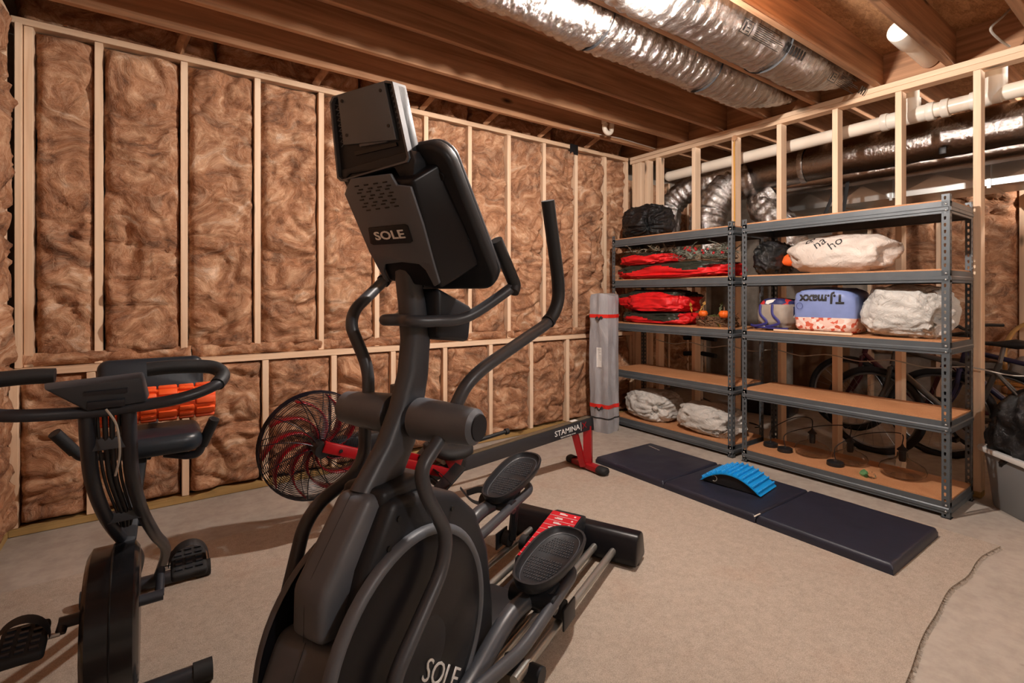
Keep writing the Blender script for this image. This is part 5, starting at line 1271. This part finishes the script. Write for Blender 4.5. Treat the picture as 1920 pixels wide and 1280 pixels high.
# blue printed shopping bag, upside down
M['bag_blue'] = plain('bag_blue', (120, 136, 184), .45, var=.05, bump=.06, bscale=12); M['bag_diamond'] = checker('bag_diamond', (236, 196, 180), (206, 92, 66), (244, 224, 214), 44)
tj = sack('shopping_bag', (3.84, 1.555, T[2]), (.36, .39, .32), 61, M['bag_diamond'], 'blue printed shopping bag turned upside down with floral diamonds below', 'shopping bag', fold=.02, n=4.6, lump=.05, split=(lambda p: p.z > .145, 'blue_panel', M['bag_blue']))
tj_panel = [c for c in tj.children if c.name.startswith('blue_panel')][0]
class _R: pass
pr_ = _R(); pr_.children = [tj_panel]; pr_.matrix_basis = tj.matrix_basis
def wrap_on(panel, root, *a, **k):
    h = _R(); h.children = [panel]; h.matrix_basis = Matrix.Translation(root.location)
    return h, a, k
def wrap_text2(root, panel, txt, size, mat, cyz, rot, name, sx=1., offset=0):
    fake = empty('tmp'); fake.location = root.location; c = panel.copy(); COL.objects.link(c); c.parent = fake
    bpy.context.view_layer.update(); o = wrap_text(fake, txt, size, mat, cyz, rot, name, sx, offset=offset); o.parent = root
    bpy.data.objects.remove(c); bpy.data.objects.remove(fake); return o
wrap_text2(tj, tj_panel, 'T.J.maxx', .082, M['ink'], (1.55, T[2]+.235), PI, 'brand_lettering', .95, offset=.0035)
q = MB(); cy_, cz_ = .205-.0, .172
ro_ = [(-.186, .13+.020*math.cos(a), .185+.022*math.sin(a)) for a in [2*PI*k/24 for k in range(24)]]
q.tube(ro_, .0014, 4, closed=True); q.build('round_seal', M['navy'], tj, 60)
# white plastic bag
sack('plastic_bag', (3.85, 1.12, T[2]), (.40, .44, .33), 67, M['bag_white'], 'full white plastic bag beside the blue printed bag', 'bag', knot=(-.5, -.85, -.3), fold=.065, n=2.7, lump=.1, res=(120, 76))
# thin planks in front of the bags
for k, (dx, y0_, y1_, lab) in enumerate(((.012, 1.36, 1.86, 'thin bare wooden slat lying along the shelf edge below the blue printed bag'),)):
    q = MB(); q.box((0, 0, .007), (.022, y1_-y0_, .014)); o = q.build('wooden_slat', M['pine_y'], None, bevel=.002, loc=(SX0+.012, (y0_+y1_)/2, T[2]+.0)); tag(o, lab, 'wood slat')
bpy.data.objects.remove(pl_s)
q = MB(); q.box((0, 0, .004), (.13, .44, .008)); o = q.build('flat_folder', M['strap_dark'], None, bevel=.002, loc=(3.73, 1.52, T[3]+.0)); bpy.data.objects.remove(o)
# --- glass pendant lamps on the bottom shelf
M['glass'] = NT('glass').set(Transmission_Weight=1., Roughness=.02, IOR=1.2).m
M['glass'].node_tree.nodes['Principled BSDF'].inputs['Base Color'].default_value = (.93, .90, .86, 1)
def pendant(p, k, label, tilt):
    r = empty('pendant_lamp', (p.x, p.y, T[0]), 0, label, 'pendant lamp', 'clear glass pendant lamps')
    R_ = .115*k; pr = [(.055, .0), (.09, .004), (.112, .022), (.115, .04), (.105, .062), (.075, .082), (.04, .098), (.028, .112), (.026, .135)]
    inn = [(max(.004, a-.0025), b+(.002 if i < 2 else 0)) for i, (a, b) in enumerate(pr)]
    q = MB(); pf = [(a*k, b*k) for a, b in pr]+[(a*k, b*k) for a, b in reversed(inn)]; q.lathe(pf+[pf[0]], 36, caps=False)
    # closed bottom
    go = q.build('glass_shade', M['glass'], r, 60)
    q = MB(); q.lathe([(.0, .0005), (.055*k, .0005), (.055*k, .0022), (.0, .0022)], 36, caps=False); q.build('glass_base', M['glass'], go, 30)
    q = MB(); q.lathe([(.017, .085), (.020, .10), (.020, .150), (.030, .156), (.028, .162), (.010, .180), (.004, .196)], 20, c=(0, 0, (k-1)*.1)); q.build('socket', M['black_plastic'], r, 40)
    return r
pts_ = [(1523, 852, 1.0, 'clear glass pendant lamp with black socket beside the black canopy discs'), (1594, 868, .92, 'clear glass pendant lamp with black socket between two others'), (1692, 892, 1.1, 'largest clear glass pendant lamp standing by the green ornament')]
lamps = []
for u, v, k, lb in pts_:
    p = onZ(u, v, T[0]); p.x = min(max(p.x, 3.64+.13), 3.96); lamps.append((pendant(p, k, lb, 0), p, k))
M['cord'] = plain('cord', (20, 20, 21), .6)
cps = []
for (u, v, lb) in ((1445, 836, 'black round lamp canopy disc with cord lying nearest the unit post'), (1472, 846, 'black round lamp canopy disc with cord beside the first glass lamp'), (1566, 872, 'black round lamp canopy disc lying between the glass lamps')):
    p = onZ(u, v, T[0]); p.x = max(p.x, 3.70); c = empty('lamp_canopy', (p.x, p.y, T[0]), 0, lb, 'lamp canopy', 'black lamp canopies')
    q = MB(); q.lathe([(.050, 0), (.052, .004), (.050, .026), (.044, .030), (.01, .031), (.008, .040), (.0, .041)], 30); q.build('disc', M['black_plastic'], c, 40); cps.append((c, p))
for (lm, p, k), (cn, cpos), mid in zip(lamps, cps, ((.05, -.01, .20), (.08, .02, .16), (.02, .05, .18))):
    a = Vector((p.x, p.y, T[0]+.196+(k-1)*.1)); b = Vector((cpos.x, cpos.y, T[0]+.041)); m1 = a+Vector((.02, .02, .06)); m2 = (a+b)/2+Vector(mid)*.6
    q = MB(); q.tube([v_-lm.location for v_ in smooth_path([a, m1, m2, b+Vector((.01, -.005, .09)), b], 8)], .0032, 6); q.build('cord', M['cord'], lm, 60)
p = onZ(1625, 893, T[0]); p.x = max(p.x, 3.68)
M['green_glass'] = NT('green_glass').set(Transmission_Weight=.7, Roughness=.05, IOR=1.4).m; M['green_glass'].node_tree.nodes['Principled BSDF'].inputs['Base Color'].default_value = (.25, .62, .3, 1)
gm_ = empty('glass_ornament', (p.x, p.y, T[0]), 0, 'small green and clear glass ornament in front of the pendant lamps', 'ornament')
for (dx, dy, s, m_) in ((0, .015, .026, 'green_glass'), (-.004, -.03, .024, 'glass'), (-.02, -.005, .014, 'glass')):
    q = MB(); q.lathe([(s*.6, 0), (s, s*.5), (s*.7, s*1.2), (0, s*1.7)], 6, (dx, dy, 0)); q.build('facet', M[m_], gm_)
# --- tall grey canopy bag in the corner
def grey_cloth():
    t = NT('grey_cloth'); v = t.coord((1, 1, .35)); a = t.noise(v, 9, 5, .6, 1); b = t.noise(t.coord(), 220, 2)
    t.color(t.ramp(a, [(.3, (134, 134, 138)), (.7, (172, 172, 176))])); t.set(Roughness=.42, Sheen_Weight=.1); n = t.bump(a, .5, .02); return t.m
M['grey_cloth'] = grey_cloth(); M['band_red'] = plain('band_red', (214, 38, 28), .5)
gb = empty('canopy_bag', (3.415, 3.31, 0), math.radians(12), 'tall grey zipped carry bag with two red bands standing beside the shelf unit', 'carry bag')
HB = 1.265
def gb_r(a, z):
    base = .112*(1/(max(abs(math.cos(a)), abs(math.sin(a)))**.72))*.93
    d = .010*fbm(Vector((math.cos(a)*2, math.sin(a)*2, z*2.4)), 3)+.006*math.sin(a*5+z*3)
    if z < .06: base *= .90+.10*math.sqrt(max(0, z/.06))
    if z > HB-.02: base *= .95
    return base+d
q = MB(); q.grid(lambda a, b: (gb_r(2*PI*a, b*HB)*math.cos(2*PI*a), gb_r(2*PI*a, b*HB)*math.sin(2*PI*a), b*HB+(.012*math.cos(2*PI*a*2) if b == 1 else 0)), 48, 40, True); q.f += [tuple(range(47, -1, -1)), tuple(39*48+i for i in range(48))]
gbo = q.build('bag_body', M['grey_cloth'], gb, 60)
for z, h, mt_ in ((1.068, .032, 'band_red'), (.245, .034, 'band_red'), (.135, .012, 'strap_dark')):
    q = MB(); q.grid(lambda a, b: ((gb_r(2*PI*a, z)+.0035)*math.cos(2*PI*a), (gb_r(2*PI*a, z)+.0035)*math.sin(2*PI*a), z+(b-.5)*h), 48, 3, True); q.build('band' if mt_ == 'band_red' else 'seam_piping', M[mt_], gb, 60)
def on_bag(a, z, out): R_ = gb_r(a, z)+out; return Vector((R_*math.cos(a), R_*math.sin(a), z))
A1 = math.radians(182)
for z in (1.045, .222):
    q = MB(); q.tube([on_bag(A1+.05+t*.10, z-.012*math.sin((t+1)*PI/2)*1.2, .010) for t in [-3+i*.5 for i in range(13)]], .010, 5, flat=(.4, 1)); q.build('grab_strap', M['strap_dark'], gb, 60)
lab = MB(); n = 7; vs = []
for i in range(n):
    a = A1-.22+.50*i/(n-1)
    for z in (.60, .78): vs.append(on_bag(a, z, .006))
lab.add(vs, [(2*i, 2*i+1, 2*i+3, 2*i+2) for i in range(n-1)]); lo_ = lab.build('white_label', M['logo_white'], gb)
ll = MB()
for j in range(9):
    vs = []; zz_ = .765-j*.014; wd_ = .5 if j not in (3, 8) else .25
    for i in range(5):
        a = A1-.22+.05+wd_*.8*i/4
        for z in (zz_, zz_-(.0018 if j != 8 else .012)): vs.append(on_bag(a, z-(.02 if j == 8 else 0), .0072))
    ll.add(vs, [(2*i, 2*i+1, 2*i+3, 2*i+2) for i in range(4)])
tag(ll.build('label_print', M['ink'] if False else M['strap_dark'], lo_), kind='stuff')
# ================================================================ things beyond the open studs
M['tyre'] = plain('tyre', (26, 25, 26), .7, bump=.3, bscale=120); M['rim_alloy'] = plain('rim_alloy', (150, 150, 150), .35, .8)
def bicycle(y_front, x, label, frame_mat, turn=0., flip=1):
    """front wheel hub at y_front, rear wheel 1.03 m towards -Y (flip=-1: +Y)"""
    r = empty('bicycle', (x, y_front-flip*.5, 0), 0, label, 'bicycle', 'bicycles beyond the studs'); R_ = .325; F = .5*flip; B = -.53*flip
    for y in (F, B):
        q = MB(); q.tube([(0, y+R_*math.cos(a), R_+.012+R_*math.sin(a)) for a in [2*PI*k/40 for k in range(40)]], .026, 8, closed=True); w = q.build('tyre', M['tyre'], r, 60)
        q = MB(); q.tube([(0, y+.295*math.cos(a), R_+.012+.295*math.sin(a)) for a in [2*PI*k/40 for k in range(40)]], .011, 6, closed=True); q.build('rim', M['rim_alloy'], w, 60)
        q = MB()
        for k in range(24): a = 2*PI*k/24; s = .02*(1 if k % 2 else -1); q.tube([(s, y+.02*math.cos(a+.6), R_+.012+.02*math.sin(a+.6)), (0, y+.29*math.cos(a), R_+.012+.29*math.sin(a))], .0012, 3)
        tag(q.build('spokes', M['rim_alloy'], w), kind='stuff')
        q = MB(); q.tube([(-.05, y, R_+.012), (.05, y, R_+.012)], .02, 12); q.build('hub', M['rim_alloy'], w, 40)
    zc = R_+.012; bb = Vector((0, -.08*flip, .30)); st = Vector((0, -.24*flip, .80)); hd = Vector((0, .34*flip, .84)); hd2 = Vector((0, .37*flip, .72))
    q = MB()
    for a, b, rad in ((bb, hd2, .022), (st+Vector((0, .03*flip, -.08)), hd, .018), (bb, st, .017)): q.tube([a, b], rad, 10)
    for sx in (-1, 1):
        q.tube([bb+Vector((sx*.03, 0, 0)), Vector((sx*.055, B, zc))], .011, 8); q.tube([st+Vector((sx*.02, .02*flip, -.07)), Vector((sx*.055, B, zc))], .009, 8)
    q.tube([hd2, hd+Vector((0, -.02*flip, .10))], .022, 10); q.build('frame', frame_mat, r, 50)
    q = MB()
    for sx in (-1, 1): q.tube(smooth_path([hd2+Vector((sx*.045, .005*flip, -.02)), hd2+Vector((sx*.055, .03*flip, -.18)), Vector((sx*.05, F, zc))], 5), .016, 8)
    q.tube([hd2+Vector((-.05, .005*flip, -.03)), hd2+Vector((.05, .005*flip, -.03))], .018, 8); q.build('fork', frame_mat, r, 50)
    q = MB(); c_, s_ = math.cos(turn), math.sin(turn); top = hd+Vector((0, -.02*flip, .16))
    q.tube([top+Vector((0, 0, -.1)), top], .013, 8); hbp = [(-.27, -.06*flip, .03), (-.14, .0, .03), (0, .03*flip, 0), (.14, .0, .03), (.27, -.06*flip, .03)]
    q.tube(smooth_path([top+Vector((a*c_-b*s_, a*s_+b*c_, z)) for a, b, z in hbp], 5), .012, 8); ho = q.build('handlebar', M['tyre'], r, 50)
    q = MB(); q.tube([st, st+Vector((0, -.02*flip, .11))], .013, 8); q.build('seat_tube', M['rim_alloy'], r, 40)
    q = MB(); q.tube([st+Vector((0, .13*flip, .125)), st+Vector((0, .02*flip, .125)), st+Vector((0, -.08*flip, .13)), st+Vector((0, -.13*flip, .13))], [.022, .035, .075, .06], 12, flat=(.45, 1)); q.build('saddle', M['tyre'], r, 60)
    q = MB(); q.lathe([(.09, -.003), (.09, .003)], 28, M=Matrix.Translation(bb+Vector((.045, 0, 0))) @ Matrix.Rotation(PI/2, 4, 'Y')); q.build('chainring', M['rim_alloy'], r)
    for sx in (-1, 1): q = MB(); e = bb+Vector((sx*.07, sx*.12, sx*-.11)); q.tube([bb+Vector((sx*.05, 0, 0)), e], .011, 8); q.box(e+Vector((sx*.05, 0, 0)), (.09, .07, .022)); q.build('crank', M['tyre'], r, 40)
    return r
M['bike_navy'] = plain('bike_navy', (40, 38, 66), .35); M['bike_gun'] = plain('bike_gun', (84, 82, 80), .35, .4); M['bike_maroon'] = plain('bike_maroon', (70, 26, 34), .35)
bicycle(1.60, 4.70, 'grey framed bicycle parked nearest the stud wall', M['bike_gun'], .5)
bicycle(1.26, 5.02, 'navy framed bicycle parked behind the grey framed one', M['bike_navy'], -.3)
bicycle(2.02, 5.34, 'maroon framed bicycle parked farthest from the stud wall', M['bike_maroon'], .2)
# cartons and tote near the far wall
M['cardboard'] = plain('cardboard', (110, 80, 54), .8, var=.1); M['tote_black'] = plain('tote_black', (34, 34, 40), .4)
def carton(base, d, rz, label):
    r = empty('cardboard_box', base, rz, label, 'box'); q = MB(); q.span((-d[0]/2, -d[1]/2, 0), (d[0]/2, d[1]/2, d[2])); q.build('box_body', M['cardboard'], r, bevel=.004)
    for s in (-1, 1): q = MB(); q.span((-d[0]/2+.002, min(s*.003, s*d[1]/2), d[2]+.0005), (d[0]/2-.002, max(s*.003, s*d[1]/2), d[2]+.004)); q.build('flap', M['cardboard'], r)
    q = MB(); q.box((0, 0, d[2]+.006), (d[0]*1.0, .06, .002)); q.build('tape', M['leaf_gold'], r); return r
p = onX(1520, 700, 5.95); carton((6.2, p.y, 0), (.34, .46, 1.02), 0, 'tall dark cardboard carton against the far wall')
p = onZ(1420, 776); tb_ = empty('storage_tote', (5.40, 2.82, 0), .2, 'black lidded storage tote on the concrete beyond the shelf units', 'storage tote')
q = MB(); q.prism([(-.19, -.26), (.19, -.26), (.19, .26), (-.19, .26)], 0, .24); q.build('tub', M['tote_black'], tb_, bevel=.02)
q = MB(); q.box((0, 0, .255), (.42, .56, .03)); q.build('lid', M['tote_black'], tb_, bevel=.008)
# small white hooked cord on the floor
q = MB(); p = onZ(1405, 793); q.tube(smooth_path([(p.x, p.y, .006), (p.x-.02, p.y-.08, .006), (p.x-.07, p.y-.14, .006), (p.x-.13, p.y-.13, .006)], 6), .006, 6); tag(q.build('floor_cord', M['dark_wire'], None, 60), 'short black cord curled on the concrete beyond the shelf units', 'cord')
# white stand with crossbar (folded stroller frame) beyond the studs
ws = empty('folded_stand', (4.98, 3.35, 0), 0, 'folded stand with pale post and black padded crossbars beyond the studs', 'stand')
for sx in (-1, 1): q = MB(); q.tube([(sx*.16, 0, .012), (sx*.16, 0, .05), (0, 0, .12)], .012, 8); q.build('leg', M['bike_gun'], ws, 50)
q = MB(); q.tube([(0, 0, .10), (0, 0, .80)], .022, 12); q.build('post', M['pvc'], ws, 40)
for z in (.78, .60): q = MB(); q.tube([(-.03, -.20, z), (0, 0, z+.01), (-.03, .20, z-.01)], .026, 10); q.build('padded_bar', M['tyre'], ws, 50)
# --- carved chair with cushion at the opening, board and pillow on it
M['chair_wood'] = plain('chair_wood', (196, 156, 96), .4, var=.08); M['chair_fabric'] = plain('chair_fabric', (150, 104, 66), .85, var=.15, bump=.3, bscale=90)
chx = onX(1905, 690, 5.75); cx0, cy0 = 5.98, chx.y-.13
ch_ = empty('side_chair', (cx0, cy0, 0), math.radians(8), 'carved wooden side chair with tan woven seat beyond the partition', 'chair')
q = MB(); q.prism(rr(.25, .25, .06), .44, .50); q.build('seat', M['chair_fabric'], ch_, bevel=.02, seg=3)
q = MB(); q.prism(rr(.262, .262, .06), .39, .44); q.build('seat_rail', M['chair_wood'], ch_, bevel=.008)
for sx in (-1, 1):
    for sy in (-1, 1): q = MB(); q.tube(smooth_path([(sx*.23, sy*.23, .42), (sx*.25, sy*.25, .33), (sx*.225, sy*.225, .15), (sx*.25, sy*.25, 0)], 6), [.028+.006*math.cos(i*.5) for i in range(19)], 10); q.build('leg', M['chair_wood'], ch_, 60)
q = MB(); q.tube(smooth_path([(.24, -.23, .46), (.30, -.24, .8), (.32, -.12, 1.0), (.32, .12, 1.0), (.30, .24, .8), (.24, .23, .46)], 8), .018, 10); q.build('back_frame', M['chair_wood'], ch_, 60)
M['pillow_grey'] = plain('pillow_grey', (158, 154, 148), .8, var=.05, bump=.15, bscale=14)
sack('pillow', (cx0-.02, cy0-.06, .535), (.34, .52, .24), 83, M['pillow_grey'], 'grey crumpled cushion piled on the carved chair', 'cushion', fold=.03, n=2.6, lump=.12)
q = MB(); q.prism(rr(.17, .26, .05), 0, .03); o = q.build('serving_tray', M['chair_wood'], None, bevel=.006, loc=(cx0-.03, cy0+.02, .502)); tag(o, 'pale flat tray lying on the chair seat below the cushion', 'tray')
# --- black trash bag in the storage bin
tbg = sack('trash_bag', (4.16, .50, .16), (.46, .56, .56), 91, M['bag_black'], 'big glossy black trash bag stuffed in the grey storage bin', knot=(-.2, -.3, 1), fold=.12, n=2.4, lump=.12, res=(110, 70), rz=math.radians(45))
